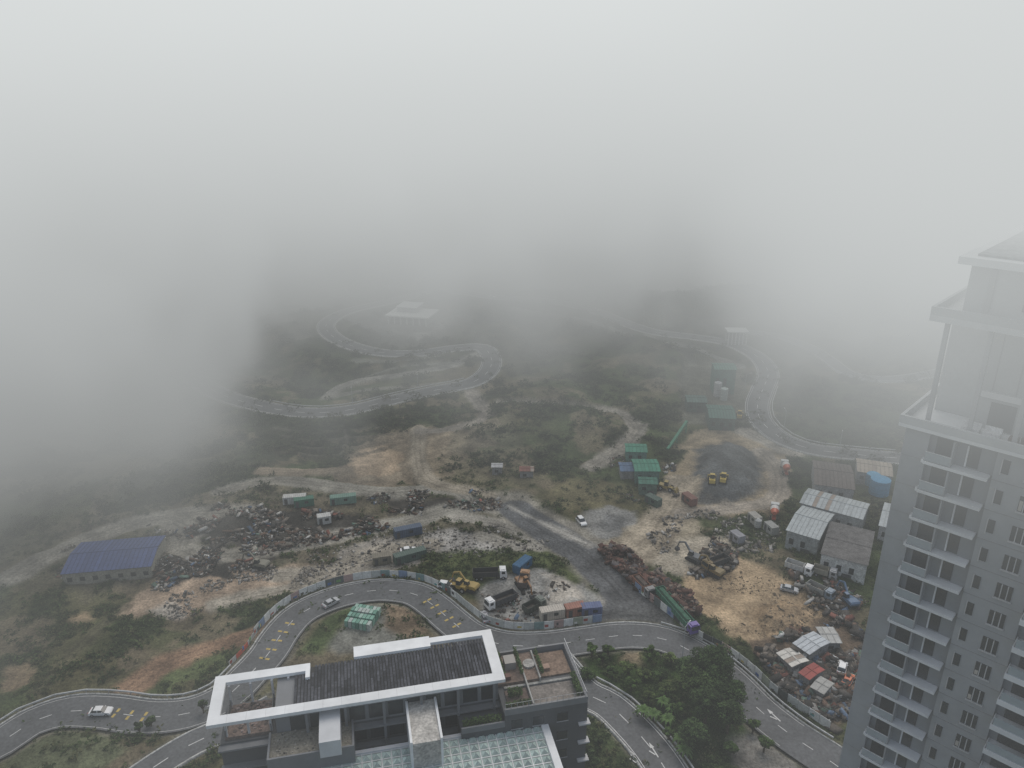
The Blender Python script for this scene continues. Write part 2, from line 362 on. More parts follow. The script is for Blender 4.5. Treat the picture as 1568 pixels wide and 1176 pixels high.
marks(R_LOW,[0],3,4,.18,WH,'road_centre_line'); marks(R_LOW,[3.6],20,0,.15,WH,'road_edge_line'); marks(R_LOW,[-3.6],20,0,.15,WH,'road_edge_line')
marks(R_RAMP,[0],3,4,.2,WH,'road_centre_line')
marks(R_LOOP,[0],4,6,.22,WH,'road_centre_line'); marks(R_LOOP,[4.0],20,0,.2,(.4,.4,.4),'road_edge_line'); marks(R_LOOP,[-4.0],20,0,.2,(.4,.4,.4),'road_edge_line')
def sub(c,pa,pb):
    a=np.array(G(*pa)[:2]);b=np.array(G(*pb)[:2]); i=np.argmin(((c-a)**2).sum(1)); j=np.argmin(((c-b)**2).sum(1)); return c[min(i,j):max(i,j)+1]
for a,b in (((408,1010),(445,955)),((655,922),(705,962)),((175,1090),(225,1098))):
    c=sub(R_MAIN,a,b); marks(c,[-.75,.75],.55,2.6,1.0,YE,'road_rumble_marking',dz=.082)
def arrow(p,q):
    a=np.array(G(*p)[:2]);b=np.array(G(*q)[:2]);d=(b-a)/np.linalg.norm(b-a)
    mb=MB((a[0],a[1],float(H(*a))+.09),tuple(d))
    mb.face([(0,-.13,0),(2.4,-.13,0),(2.4,.13,0),(0,.13,0)],WH); mb.face([(2.42,-.45,0),(3.8,0,0),(2.42,.45,0)],WH)
    mb.face([(.8,.16,.004),(2.0,.8,.004),(1.85,1.05,.004),(.6,.35,.004)],WH); mb.done('road_arrow_marking')
arrow((1008,1160),(992,1135)); arrow((978,1172),(962,1145)); arrow((1195,1105),(1170,1082))
# ------------------------------------------------------------------ fences / barriers
def hoarding(c,off,hgt,name,pal,pw=2.4,base=0):
    n=normals(c); cc=c+n*off; seg=np.r_[0,np.cumsum(np.linalg.norm(np.diff(cc,axis=0),axis=1))]
    mb=MB(); s=0; k=0
    while s+pw<seg[-1]:
        p=[np.interp(s,seg,cc[:,j]) for j in(0,1)];q=[np.interp(s+pw-.06,seg,cc[:,j]) for j in(0,1)]
        d=np.array(q)-p;L=np.linalg.norm(d);mb.O=(p[0],p[1],float(H(*p)));mb.e1=tuple(d/L);mb.e2=(-mb.e1[1],mb.e1[0])
        cl=random.choice(pal); hg=hgt+random.uniform(-.08,.08); mb.box(0,L,-.04,.04,-.3,hg,cl)
        mb.box(-.03,.03,-.07,.07,-.3,hgt+.15,(.3,.3,.3))
        if random.random()<.6:
            c2=random.choice([(.1,.3,.3),(.35,.08,.06),(.08,.15,.35),(.5,.4,.12),(.08,.08,.08),(.15,.3,.12),(.6,.6,.58)])
            x0=random.uniform(.1,1.0); w=random.uniform(.5,1.2); z0=random.uniform(.2,.8)
            mb.box(x0,min(L-.1,x0+w),-.06,.06,z0,z0+random.uniform(.4,.9),c2)
        s+=pw;k+=1
    return mb.done(name)
PAL=[(.66,.67,.65)]*8+[(.5,.52,.5)]*4+[(.2,.3,.3),(.3,.33,.25),(.12,.14,.14),(.42,.3,.28),(.2,.27,.4)]
c=sub(R_MAIN,(425,975),(950,972)); hoarding(c,5.9,2.1,'painted_hoarding_fence',PAL)
hoarding(line([(972,902),(1015,935),(1065,975),(1110,998),(1150,1028),(1185,1062),(1235,1095),(1285,1128)]),0,2.3,'site_hoarding_fence',PAL+[(.05,.06,.06)]*8)
hoarding(sub(R_MAIN,(385,1025),(440,960)),5.9,1.2,'crash_barrier_fence',[(.45,.45,.43),(.12,.12,.12),(.5,.1,.06),(.4,.4,.38)])
def rail(c,off,name):
    n=normals(c);cc=c+n*off;mb=MB()
    for k in range(0,len(cc)-2,2):
        p=cc[k];q=cc[k+2];zp=float(H(*p));zq=float(H(*q)); mb.beam((p[0],p[1],zp+.65),(q[0],q[1],zq+.65),.28,(.4,.41,.41)); mb.box(p[0]-.08,p[0]+.08,p[1]-.08,p[1]+.08,zp-.4,zp+.75,(.35,.35,.35))
    mb.done(name)
rail(sub(R_MAIN,(0,1130),(385,1030)),5.4,'guard_rail'); rail(sub(R_MAIN,(1010,978),(1270,1160)),5.2,'guard_rail')
rail(sub(R_LOW,(892,1058),(1030,1190)),4.8,'guard_rail'); rail(sub(R_LOOP,(400,622),(720,588)),5.4,'guard_rail'); rail(sub(R_LOOP,(1170,590),(1370,702)),5.6,'guard_rail'); rail(R_EAST,-4.2,'guard_rail')
# ------------------------------------------------------------------ vehicles
def frame(p,q):
    a=G(*p);b=G(*q); return MB((a[0],a[1],max(gz(a[0],a[1]),a[2]+.06)),(b[0]-a[0],b[1]-a[1]))
TY=(.02,.02,.02)
def wheels(mb,xs,wd,r,wt=.28):
    for x in xs:
        for sy in(-1,1):
            y=sy*(wd/2-wt/2); mb.cyly(x,r,y-wt/2,y+wt/2,r,TY,DI,14); mb.cyly(x,r,y+sy*(wt/2)-.02,y+sy*(wt/2)+.02,r*.55,(.35,.35,.36),VE,10)
def car(p,q,colr,suv=False,name='parked_car'):
    mb=frame(p,q); h=1.75 if suv else 1.45; W=1.8
    mb.prof([(-2.2,.35),(-2.15,.85),(-1.9,.98),(1.1,1.0),(2.0,.85),(2.25,.6),(2.22,.3)],-W/2,W/2,colr,VE)
    mb.frus(-1.95 if suv else -1.75,1.15,-W/2+.04,W/2-.04,.985,-1.6 if suv else -1.1,.35,-W/2+.22,W/2-.22,h-.04,(0,0,0),GL)
    mb.frus(-1.62 if suv else -1.15,.38,-W/2+.2,W/2-.2,h-.04,-1.5 if suv else -1.0,.25,-W/2+.26,W/2-.26,h+.03,colr,VE)
    for x in(-.3,):
        for sy in(-1,1): mb.beam((x,sy*(W/2-.05),.98),(x,sy*(W/2-.2),h-.03),.09,colr,VE)
    mb.box(2.2,2.27,-.75,-.4,.55,.72,(.7,.7,.65),VE); mb.box(2.2,2.27,.4,.75,.55,.72,(.7,.7,.65),VE)
    mb.box(-2.24,-2.17,-.8,-.5,.65,.85,(.4,.02,.02),VE); mb.box(-2.24,-2.17,.5,.8,.65,.85,(.4,.02,.02),VE)
    mb.box(.6,.75,-W/2-.15,-W/2+.02,.95,1.1,colr,VE); mb.box(.6,.75,W/2-.02,W/2+.15,.95,1.1,colr,VE)
    wheels(mb,(-1.4,1.4),W+.06,.33,.22); mb.done(name)
def truck(p,q,cab,bed,L=8,load=None,name='dump_truck',tarp=False):
    mb=frame(p,q); h=L/2; W=2.4
    mb.box(-h,h-.2,-.45,.45,.7,.95,(.05,.05,.05)); 
    mb.prof([(h-1.9,.6),(h,.6),(h,1.7),(h-.25,2.75),(h-1.9,2.8)],-W/2,W/2,cab,VE)
    mb.prof([(h+.01,1.72),(h-.2,2.62),(h-.16,2.62),(h+.05,1.72)],-W/2+.15,W/2-.15,(0,0,0),GL)
    for sy in(-1,1): mb.box(h-1.4,h-.5,sy*W/2-.02,sy*W/2+.02,1.75,2.5,(0,0,0),GL)
    mb.box(h-1.6,h-.4,-.8,.8,2.8,2.95,cab,VE); mb.box(h-.02,h+.1,-W/2,W/2,.5,.85,(.1,.1,.1))
    b0,b1=-h,h-2.2; z0,z1=1.0,2.5
    mb.box(b0,b1,-W/2,W/2,z0,z0+.15,bed)
    mb.box(b0,b1,-W/2,-W/2+.1,z0+.15,z1,bed);mb.box(b0,b1,W/2-.1,W/2,z0+.15,z1,bed);mb.box(b0,b0+.1,-W/2+.1,W/2-.1,z0+.15,z1,bed);mb.box(b1-.1,b1,-W/2+.1,W/2-.1,z0+.15,z1+.3,bed)
    x=b0+.6
    while x<b1: 
        for sy in(-1,1): mb.box(x,x+.12,sy*(W/2+.03)-.04,sy*(W/2+.03)+.04,z0,z1,tuple(c*.8 for c in bed))
        x+=1.1
    ld=load or (.08,.07,.06); mb.frus(b0+.1,b1-.1,-W/2+.1,W/2-.1,z0+.15,b0+.8,b1-.8,-.5,.5,z1+.15 if load else z0+.4,ld,DI)
    wheels(mb,[h-1.0]+([-h+1.0,-h+2.2] if L>6.5 else [-h+1.1])+([-h+3.4] if L>10 else []),W,.5,.32); mb.done(name)
def excavator(p,q,colr,name='excavator'):
    mb=frame(p,q)
    for sy in(-1,1): mb.prof([(-1.7,0),(1.7,0),(2.1,.4),(1.7,.8),(-1.7,.8),(-2.1,.4)],sy*1.1-.3,sy*1.1+.3,(.05,.05,.05),DI)
    mb.cyl(0,0,.6,1.0,.7,.7,(.1,.1,.1)); mb.prof([(-2.2,1.0),(1.3,1.0),(1.3,1.5),(-.2,1.9),(-2.0,2.0),(-2.3,1.6)],-1.2,1.2,colr,VE)
    mb.frus(-.2,1.4,.2,1.2,1.5,0,1.0,.3,1.1,2.9,(0,0,0),GL); mb.box(-.05,1.05,.25,1.15,2.9,3.0,colr,VE)
    mb.beam((1.1,-.3,1.5),(3.4,-.3,4.0),.42,colr,VE); mb.beam((3.4,-.3,4.0),(5.2,-.3,3.2),.36,colr,VE); mb.beam((5.2,-.3,3.3),(5.8,-.3,1.2),.3,colr,VE)
    mb.prof([(5.4,1.2),(6.2,1.3),(6.3,.5),(5.6,.2),(5.1,.5)],-.8,.2,(.1,.1,.1),DI); mb.done(name)
def loader(p,q,colr,name='wheel_loader'):
    mb=frame(p,q); mb.prof([(-2.4,.8),(.4,.8),(.4,1.6),(-2.3,1.9)],-.95,.95,colr,VE); mb.box(.4,2,-.5,.5,.7,1.2,colr,VE)
    mb.frus(-.7,.6,-.75,.75,1.65,-.6,.4,-.65,.65,3.0,(0,0,0),GL); mb.box(-.7,.5,-.75,.75,3.0,3.1,colr,VE)
    for sy in(-1,1): mb.beam((.8,sy*.6,1.4),(3,sy*.6,.7),.25,colr,VE)
    mb.prof([(2.8,.1),(3.9,.1),(3.7,.3),(3.2,1.2),(2.9,1.2)],-1.4,1.4,tuple(c*.8 for c in colr),VE); wheels(mb,(-1.6,1.5),2.5,.7,.5); mb.done(name)
def mixer(p,q,name='concrete_mixer_truck'):
    mb=frame(p,q); mb.box(-4,3.8,-.5,.5,.7,1,(.3,.05,.03)); mb.prof([(2.2,.6),(4,.6),(4,1.7),(3.8,2.7),(2.2,2.8)],-1.2,1.2,(.6,.6,.58),VE)
    mb.box(3.97,4.03,-1,1,1.6,2.4,(0,0,0),GL)
    pts=[(-3.8,2.9,.6),(-2,2.6,1.25),(.2,2.3,1.35),(1.9,2.0,.8)]
    for (x0,z0,r0),(x1,z1,r1) in zip(pts[:-1],pts[1:]):
        n=14; mb.hexa([(x0,r0*math.cos(k*6.2832/n),z0+r0*math.sin(k*6.2832/n)) for k in range(n)],[(x1,r1*math.cos(k*6.2832/n),z1+r1*math.sin(k*6.2832/n)) for k in range(n)],(.45,.1,.05) if x0<-2 else (.6,.58,.55),VE)
    wheels(mb,(3,-2.9,-1.7),2.4,.5,.32); mb.done(name)
W1=(.75,.75,.74); SIL=(.42,.43,.44)
car((155,1093),(180,1092),W1,name='driving_car'); car((507,926),(522,918),SIL,name='driving_car'); car((625,846),(640,844),W1); car((683,900),(697,902),W1,suv=True)
car((1289,1026),(1293,1010),W1,suv=True); car((912,476),(925,480),W1,name='driving_car'); car((752,456),(765,457),W1,name='driving_car'); car((1208,905),(1222,908),SIL)
car((742,948),(738,940),(.3,.3,.32)); car((1298,1045),(1303,1036),(.5,.12,.04)); car((890,801),(896,808),W1,suv=True); car((1115,600),(1119,612),SIL)
truck((750,885),(770,884),W1,(.06,.06,.06),9); truck((767,926),(752,932),W1,(.08,.08,.085),8.5); truck((1035,945),(1064,978),(.12,.08,.30),(.05,.17,.11),17,load=(.05,.12,.08),name='cargo_truck')
truck((802,895),(806,882),(.35,.2,.1),(.12,.1,.09),6,name='flatbed_truck'); truck((1222,880),(1240,886),W1,(.5,.5,.48),7,name='flatbed_truck'); truck((1095,868),(1080,874),(.22,.16,.08),(.07,.07,.07),8)
truck((985,905),(998,918),(.2,.2,.2),(.25,.12,.08),8,load=(.1,.08,.07)); truck((1262,885),(1280,890),(.4,.4,.4),(.3,.28,.22),6,name='flatbed_truck'); truck((1255,912),(1272,920),(.2,.25,.3),(.3,.3,.28),7)
truck((818,935),(828,930),(.12,.14,.12),(.05,.06,.05),6)
excavator((720,903),(706,898),(.36,.25,.07)); excavator((1095,880),(1080,872),(.2,.15,.07)); excavator((800,898),(806,905),(.25,.12,.04)); excavator((400,870),(380,866),(.2,.19,.15)); excavator((1062,858),(1050,852),(.12,.13,.14)); excavator((1300,925),(1290,915),(.1,.16,.25))
loader((1089,748),(1089,738),(.5,.37,.08)); loader((1106,748),(1108,738),(.5,.37,.08)); loader((703,903),(694,900),(.36,.25,.07)); loader((1132,640),(1133,630),(.5,.35,.06)); loader((1020,750),(1030,752),(.3,.22,.06))
mixer((1185,790),(1186,776)); mixer((1202,722),(1198,708)); mixer((1098,600),(1104,606))
# ------------------------------------------------------------------ sheds
def shed(name,p0,p1,p2,h,roof,wall,pitch=.08,ribs=True,rm=PA,win=True):
    a=np.array(G(*p0,dz=h));b=np.array(G(*p1,dz=h));cc=np.array(G(*p2,dz=h))
    d=(b-a)[:2];W=np.linalg.norm(d);e1=d/W;e2=np.array((-e1[1],e1[0]));D=max(2.,float((cc-b)[:2]@e2))
    zb=float(H(a[0],a[1])); par=empty(name)
    mb=MB((a[0],a[1],zb),tuple(e1)); mb.box(.3,W-.3,.3,D-.3,-3,h-.05,wall,DI)
    if win:
        x=1.2; 
        while x<W-2.2: mb.box(x,x+1.2,.24,.3-.002,h*.35,h*.65,(0,0,0),GL); x+=3.1
        mb.box(W*.5,W*.5+min(2.4,W*.3),.22,.296,-.5,h*.3,(.08,.08,.08))
    mb.done('walls',par)
    mb=MB((a[0],a[1],zb),tuple(e1)); k=D*pitch
    nseg=max(1,int(W/1.1)) if ribs else 1
    for i in range(nseg):
        x0=W*i/nseg;x1=W*(i+1)/nseg-.0; f=random.uniform(.86,1.08); rc=tuple(c*f for c in roof)
        if random.random()<.08 and ribs and name[0]in'ct': rc=(.28,.23,.19)
        for (y0,y1,z0,z1) in((0,D/2,h,h+k),(D/2,D,h+k,h)):
            mb.hexa([(x0,y0,z0),(x1-.04,y0,z0),(x1-.04,y1,z1),(x0,y1,z1)],[(x0,y0,z0+.08),(x1-.04,y0,z0+.08),(x1-.04,y1,z1+.08),(x0,y1,z1+.08)],rc,rm)
        if ribs:
            for (y0,y1,z0,z1) in((0,D/2,h,h+k),(D/2,D,h+k,h)): mb.beam((x1-.02,y0,z0+.12),(x1-.02,y1,z1+.12),.09,tuple(c*.7 for c in roof),rm)
    mb.box(0,W,D/2-.15,D/2+.15,h+k+.06,h+k+.16,tuple(c*.85 for c in roof),rm)
    mb.done('roof',par); return par
GR=(.38,.41,.41); GN=(.05,.21,.14)
shed('blue_roof_shed',(92,880),(232,868),(238,822),4,(.055,.08,.19),(.25,.24,.2))
shed('corrugated_warehouse',(1203,812),(1255,827),(1276,786),6,GR,(.28,.3,.3)); shed('corrugated_warehouse',(1224,770),(1322,795),(1330,770),6.5,GR,(.25,.26,.26))
shed('concrete_depot_building',(1256,848),(1330,866),(1348,815),6,(.13,.125,.12),(.5,.5,.48),0.0,False,DI)
shed('brown_roof_shed',(1247,742),(1310,750),(1309,713),5,(.12,.10,.09),(.3,.3,.3)); shed('tin_roof_shed',(1312,722),(1368,730),(1370,710),4,(.35,.30,.24),(.3,.3,.3))
shed('tin_roof_shed',(1345,805),(1375,812),(1380,775),5,GR,(.3,.3,.3))
shed('green_roof_shed',(958,692),(992,693),(992,680),4,GN,(.1,.2,.17)); shed('green_roof_shed',(972,722),(1012,722),(1005,703),4.5,GN,(.1,.18,.15)); shed('green_roof_shed',(978,741),(1008,742),(1008,731),3.5,(.04,.14,.10),(.1,.15,.12))
shed('blue_roof_shed',(950,722),(972,722),(972,708),3,(.08,.14,.24),(.2,.2,.2),win=False)
shed('batching_plant_tower',(1094,566),(1129,567),(1129,557),11,(.06,.18,.135),(.05,.15,.115)); shed('batching_plant_shed',(1086,640),(1128,642),(1130,622),5,(.05,.14,.11),(.08,.12,.1)); shed('batching_plant_shed',(1052,616),(1084,617),(1084,606),4,(.07,.13,.11),(.08,.12,.1))
shed('tin_roof_shed',(1213,985),(1240,1003),(1275,985),3,(.45,.48,.50),(.2,.2,.2),.05); shed('red_roof_shed',(1222,1030),(1240,1042),(1255,1020),3,(.28,.06,.05),(.2,.2,.2),.05)
shed('tin_roof_shed',(1188,1000),(1213,1022),(1235,1008),3,(.55,.53,.48),(.2,.2,.2),.05); shed('tin_roof_shed',(1240,1052),(1262,1064),(1275,1045),2.6,(.35,.35,.33),(.2,.2,.2),.05); shed('tin_roof_shed',(1262,985),(1290,985),(1300,960),2.6,(.4,.4,.38),(.2,.2,.2),.05)
shed('tin_roof_shed',(795,722),(818,722),(818,714),3,(.2,.08,.06),(.2,.2,.2)); shed('tin_roof_shed',(752,716),(770,716),(770,709),3,(.4,.4,.4),(.2,.2,.2))
def cabin(p,q,L,colr,name='site_cabin'):
    mb=frame(p,q); W=2.4;h=2.6; mb.box(-L/2,L/2,-W/2,W/2,.1,h,colr)
    k=-L/2+.25
    while k<L/2: 
        mb.box(k,k+.12,-W/2-.05,W/2+.05,.1,h+.04,tuple(c*.75 for c in colr)); k+=.6
    mb.box(-L/2+.5,-L/2+1.4,-W/2-.07,-W/2-.04,.2,2.1,(.08,.08,.08)); mb.box(.2,1.3,-W/2-.07,-W/2-.04,1.2,2.0,(0,0,0),GL); mb.done(name)
for a in [((452,770),(480,768),7,(.5,.5,.48)),((466,774),(480,772),6,(.05,.16,.11)),((526,770),(545,768),8,(.16,.27,.22)),((628,858),(650,852),9,(.09,.13,.11)),((625,820),(645,816),8,(.08,.11,.16)),((497,802),(510,800),4,(.5,.5,.48)),((1055,770),(1062,775),5,(.2,.10,.08)),((800,872),(812,862),6,(.04,.12,.22)),((905,940),(925,938),5,(.12,.15,.27)),((845,945),(870,941),6,(.5,.46,.40)),((880,940),(900,936),5,(.33,.16,.12)),((1000,772),(1012,778),5,(.08,.12,.1)),((1155,800),(1162,806),4,(.4,.38,.34)),((1180,815),(1186,820),4,(.35,.35,.33)),((1128,830),(1136,836),4,(.3,.3,.32)),((585,862),(600,860),5,(.2,.18,.14))]: cabin(a[0],a[1],a[2],a[3])
def tank(p,r,h,colr,name='water_tank'):
    a=G(*p); mb=MB((a[0],a[1],a[2])); mb.cyl(0,0,0,h,r,r,colr,PA,20); mb.cyl(0,0,h,h+.5,r,r*.3,tuple(c*1.15 for c in colr),PA,20)
    for k in range(3): mb.cyl(0,0,h*(k+.6)/3.2,h*(k+.6)/3.2+.08,r+.05,r+.05,tuple(c*.7 for c in colr),PA,20)
    mb.done(name)
tank((1345,755),3,5,(.06,.22,.36)); tank((1335,742),2.2,4,(.08,.26,.4)); tank((1160,806),1.0,2.2,(.4,.4,.38)); tank((1098,606),1.6,6,(.4,.4,.4),'cement_silo'); tank((1108,612),1.5,5,(.35,.4,.37),'cement_silo')
a=G(1022,692);b=G(1050,664); mb=MB(); mb.beam((a[0],a[1],a[2]+1),(b[0],b[1],b[2]+5),.9,(.05,.2,.12)); mb.beam((b[0],b[1],b[2]-1),(b[0],b[1],b[2]+5),.4,(.05,.2,.12)); mb.beam(((a[0]+b[0])/2,(a[1]+b[1])/2,a[2]-1),((a[0]+b[0])/2,(a[1]+b[1])/2,a[2]+3),.4,(.05,.2,.12)); mb.done('conveyor_belt')
# far white hillside pavilion
par=empty('white_pavilion_building'); a=G(594,495); mb=MB((a[0],a[1],a[2]),(1,-.25))
for k in range(7): mb.box(k*3.6,k*3.6+.7,0,.8,-3,4.2,(.6,.6,.58))
mb.box(.5,22,3,15,-3,4.2,(.35,.35,.35),DI); mb.done('walls',par); mb=MB((a[0],a[1],a[2]),(1,-.25)); mb.box(-1,24,-1,17,4.21,4.9,(.72,.72,.7)); mb.box(3,14,7,18,4.91,7.4,(.55,.55,.55)); mb.box(2.5,14.5,6.5,18.5,7.41,7.9,(.7,.7,.7)); mb.done('roof',par)
par=empty('colonnade_building'); a=G(1114,528); mb=MB((a[0],a[1],a[2]),(1,-.05))
for k in range(6): mb.box(k*1.8,k*1.8+.5,0,.5,-2,6.5,(.55,.55,.53)); mb.box(k*1.8,k*1.8+.5,6,6.5,-2,6.5,(.55,.55,.53))
mb.box(-.6,10.1,-.6,7.2,6.51,7.1,(.6,.6,.58)); mb.box(1,8.5,1.5,5,-2,6,(.25,.25,.25)); mb.done('frame',par)
# ------------------------------------------------------------------ scrap / rubble
def heap(name,px,n,s0,s1,pal,hh=.8,tilt=.4,flat=.5,th_=.5):
    p=np.array([G(*q)[:2] for q in px]); lo=p.min(0);hi=p.max(0)
    q=lo+rng.random((n*14,2))*(hi-lo); ins=np.zeros(len(q),bool)
    for a,b in zip(p,np.roll(p,-1,0)):
        ins^=((a[1]>q[:,1])!=(b[1]>q[:,1]))&(q[:,0]<(b[0]-a[0])*(q[:,1]-a[1])/(b[1]-a[1]+1e-12)+a[0])
    out=q[ins&(vn(q[:,0]/6,q[:,1]/6,3)>th_)][:n]; n=len(out)
    z=np.array([gz(*q) for q in out]); hp=vn(out[:,0]/4,out[:,1]/4,5)*hh*2
    s=s0+(s1-s0)*rng.random(n)**4
    sz=np.column_stack([s*rng.uniform(.8,2.2,n),s*rng.uniform(.4,1,n),s*rng.uniform(.15,flat,n)])
    C=np.array(pal)[rng.integers(0,len(pal),n)]*rng.uniform(.6,1.3,(n,1))
    V,Fq,C=boxes_np(np.column_stack([out,z+hp*rng.random(n)]),sz,C,tilt); return mesh_np(name,V,Fq,C,M_DIRTY)
RUST=[(.12,.065,.052),(.09,.055,.045),(.06,.04,.035),(.15,.088,.07),(.1,.09,.09),(.2,.16,.13)]
MIXC=[(.06,.055,.05)]*9+[(.15,.13,.11)]*7+[(.3,.29,.27)]*3+[(.12,.08,.06)]*3+[(.5,.5,.48),(.10,.14,.20),(.20,.09,.07),(.11,.16,.13)]
ROCK=[(.25,.23,.2),(.16,.15,.13),(.35,.33,.3),(.12,.11,.1)]
heap('scrap_heap',[(280,800),(330,775),(430,778),(560,790),(600,810),(480,835),(380,850),(290,830)],2200,.2,1.6,MIXC,1.0,th_=.4)
heap('scrap_heap',[(200,905),(250,850),(330,835),(430,850),(420,872),(300,885),(250,905)],1200,.2,1.4,MIXC,.9,th_=.42)
heap('scrap_heap',[(560,760),(700,745),(800,765),(780,780),(640,790),(560,780)],700,.25,1.3,MIXC,.5)
heap('rusty_scrap_heap',[(915,845),(945,835),(1000,875),(1060,925),(1070,950),(1040,945),(970,900)],2600,.4,1.9,RUST,1.6,th_=.25)
heap('scrap_heap',[(1035,820),(1080,812),(1130,850),(1120,880),(1060,885)],420,.3,1.7,MIXC,.8)
heap('scrap_heap',[(1200,870),(1300,900),(1330,925),(1300,960),(1240,930)],520,.3,1.8,MIXC,.9)
heap('scrap_heap',[(1150,990),(1300,945),(1345,1000),(1325,1095),(1270,1115),(1190,1060)],2600,.25,2.2,MIXC,1.0,th_=.3)
heap('scrap_heap',[(735,905),(800,880),(850,885),(945,925),(950,940),(820,962),(745,948)],230,.3,1.2,MIXC,.3)
heap('scrap_heap',[(825,952),(950,935),(955,945),(830,965)],300,.3,1.4,MIXC+[(.4,.38,.3)]*4,.5)
heap('scrap_heap',[(20,880),(110,835),(240,800),(320,790),(250,870),(60,900)],500,.25,1.2,MIXC,.5)
heap('rock_rubble',[(330,900),(430,850),(640,810),(820,800),(850,840),(650,860),(430,905)],1500,.15,.8,ROCK,.2,.6,.9)
heap('rock_rubble',[(980,800),(1080,780),(1200,800),(1180,850),(1020,870)],900,.2,1.1,ROCK,.3,.6,.9)
heap('rock_rubble',[(1080,860),(1190,890),(1280,940),(1180,990),(1090,950)],500,.15,.6,[(.3,.24,.17),(.2,.16,.11)],.1,.6,.9)
heap('rock_rubble',[(170,945),(215,905),(320,868),(450,862),(500,878),(330,925),(280,948)],900,.15,.8,ROCK,.2,.6,.9)
heap('scrap_heap',[(930,700),(1030,690),(1040,760),(960,770)],260,.3,1.4,MIXC,.5)
par=empty('green_mesh_compound'); a=G(557,950); mb=MB((a[0],a[1],a[2]),(1,-.25))
for k in range(7):
    for j in range(4): mb.box(k*.95-3.3,k*.95-2.5,j*1.8-3.6,j*1.8-2.1,0,2.0+.25*((k*3+j)%3),random.choice([(.2,.38,.3),(.3,.44,.37),(.12,.26,.2),(.4,.45,.42)]))
mb.done('crates',par)
# ------------------------------------------------------------------ vegetation mass
r_=RR.ravel()
def shrubs(n,nl,s0,s1,rmin,rmax,thr,name,tints,ls=.33):
    wgt=np.where((r_>rmin)&(r_<rmax)&(Y>95)&(np.abs(TT.ravel())<.85),np.clip(veg,0,2),0)*r_*sst(thr,thr+.2,nB)*(1.0/(1+(r_/260)**2))*r_
    wgt/=wgt.sum(); idx=rng.choice(len(X),n,p=wgt)
    base=np.column_stack([X[idx],Y[idx],Z[idx]]); sz=rng.uniform(s0,s1,n)*(.7+.8*nA[idx])
    off=rng.normal(size=(n,nl,3)); off/=np.linalg.norm(off,axis=2)[...,None]; off*=rng.random((n,nl,1))**.4; off[...,2]=np.abs(off[...,2])*.8
    cen=(base[:,None]+off*sz[:,None,None]).reshape(-1,3)
    tint=np.array(tints)[rng.integers(0,len(tints),n)]
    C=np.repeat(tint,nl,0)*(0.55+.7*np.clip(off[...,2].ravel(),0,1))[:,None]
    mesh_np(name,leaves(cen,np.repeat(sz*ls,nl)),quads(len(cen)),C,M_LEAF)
TN=[(.048,.075,.024),(.066,.094,.032),(.032,.052,.018),(.095,.10,.045),(.043,.060,.024)]
shrubs(15000,15,.35,1.2,105,300,.33,'shrubs',TN)
shrubs(7000,18,1.0,2.8,230,520,.40,'hillside_scrub',[(.029,.042,.017),(.044,.058,.024),(.025,.033,.014),(.06,.062,.032)],.3)
def tree(p,h,r,tint=(.035,.055,.018),n=5000,name='broadleaf_tree',clumps=16,ls=.32):
    x,y,_=G(*p); z=gz(x,y); par=empty(name)
    mb=MB((x,y,z)); mb.cyl(0,0,-1,h*.35,r*.07+.1,r*.05+.07,(.09,.07,.05),DI,8); mb.cyl(0,0,h*.35,h*.8,r*.05+.07,.04,(.09,.07,.05),DI,8)
    cs=[]
    for k in range(clumps):
        a=k*2.4+random.random(); rr_=r*.68*math.sqrt((k+.5)/clumps)*random.uniform(.8,1.15); zz=h*(.52+.38*(1-(rr_/r)**2))*random.uniform(.85,1.08)
        c=(rr_*math.cos(a),rr_*math.sin(a),zz); cs.append(c); mb.beam((0,0,h*random.uniform(.25,.5)),(c[0]*.9,c[1]*.9,c[2]-.2),.12+.015*r,(.09,.07,.05),DI)
    mb.done('trunk_and_limbs',par)
    cs=np.array(cs); k=rng.integers(0,clumps,n); o=rng.normal(size=(n,3)); o/=np.linalg.norm(o,axis=1)[:,None]; o*=rng.random((n,1))**.35
    cr=(r*.34)*rng.uniform(.6,1.25,clumps); cen=cs[k]+o*cr[k][:,None]*np.array((1,1,.7))+np.array((x,y,z))
    tt=rng.uniform(.5,1.55,clumps)
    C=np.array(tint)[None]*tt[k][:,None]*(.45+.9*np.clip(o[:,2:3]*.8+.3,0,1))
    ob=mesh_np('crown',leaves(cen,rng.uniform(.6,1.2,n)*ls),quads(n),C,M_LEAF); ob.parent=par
DK=(.032,.056,.017)
for a in [((1088,1062),11,5.5,DK,7000),((1065,1080),9,4.5,(.045,.072,.022),5000),((1105,1098),9,5,DK,6000),((1078,1118),8,4.2,(.04,.068,.022),5000),((1112,1130),7,3.8,(.045,.075,.024),4000),((1050,1050),6,3.2,(.045,.075,.027),3000),((1060,1150),6,3.5,(.04,.068,.022),3500)]: tree(a[0],a[1],a[2],a[3],a[4],clumps=26)
for p in [(905,1010),(925,1020),(900,1035),(940,1040),(960,1030),(985,1040),(1010,1040),(1020,1070),(990,1075),(965,1060),(1000,1010),(1030,1020),(1035,1100),(1120,1160),(1150,1120),(1165,1150),(930,1000),(1025,1130)]:
    tree((p[0]+random.uniform(-5,5),p[1]+random.uniform(-4,4)),random.uniform(2.0,3.6),random.uniform(1.5,2.5),random.choice([(.055,.092,.024),(.045,.075,.023),(.08,.11,.034)]),900,'bush',7,.26)
for p in [(232,1112),(215,1125),(312,1092),(900,1165),(915,1150),(895,1145),(910,1178)]:
    tree(p,random.uniform(2.5,4),random.uniform(1.0,1.6),(.04,.06,.024),1000,'roadside_tree',8,.22)
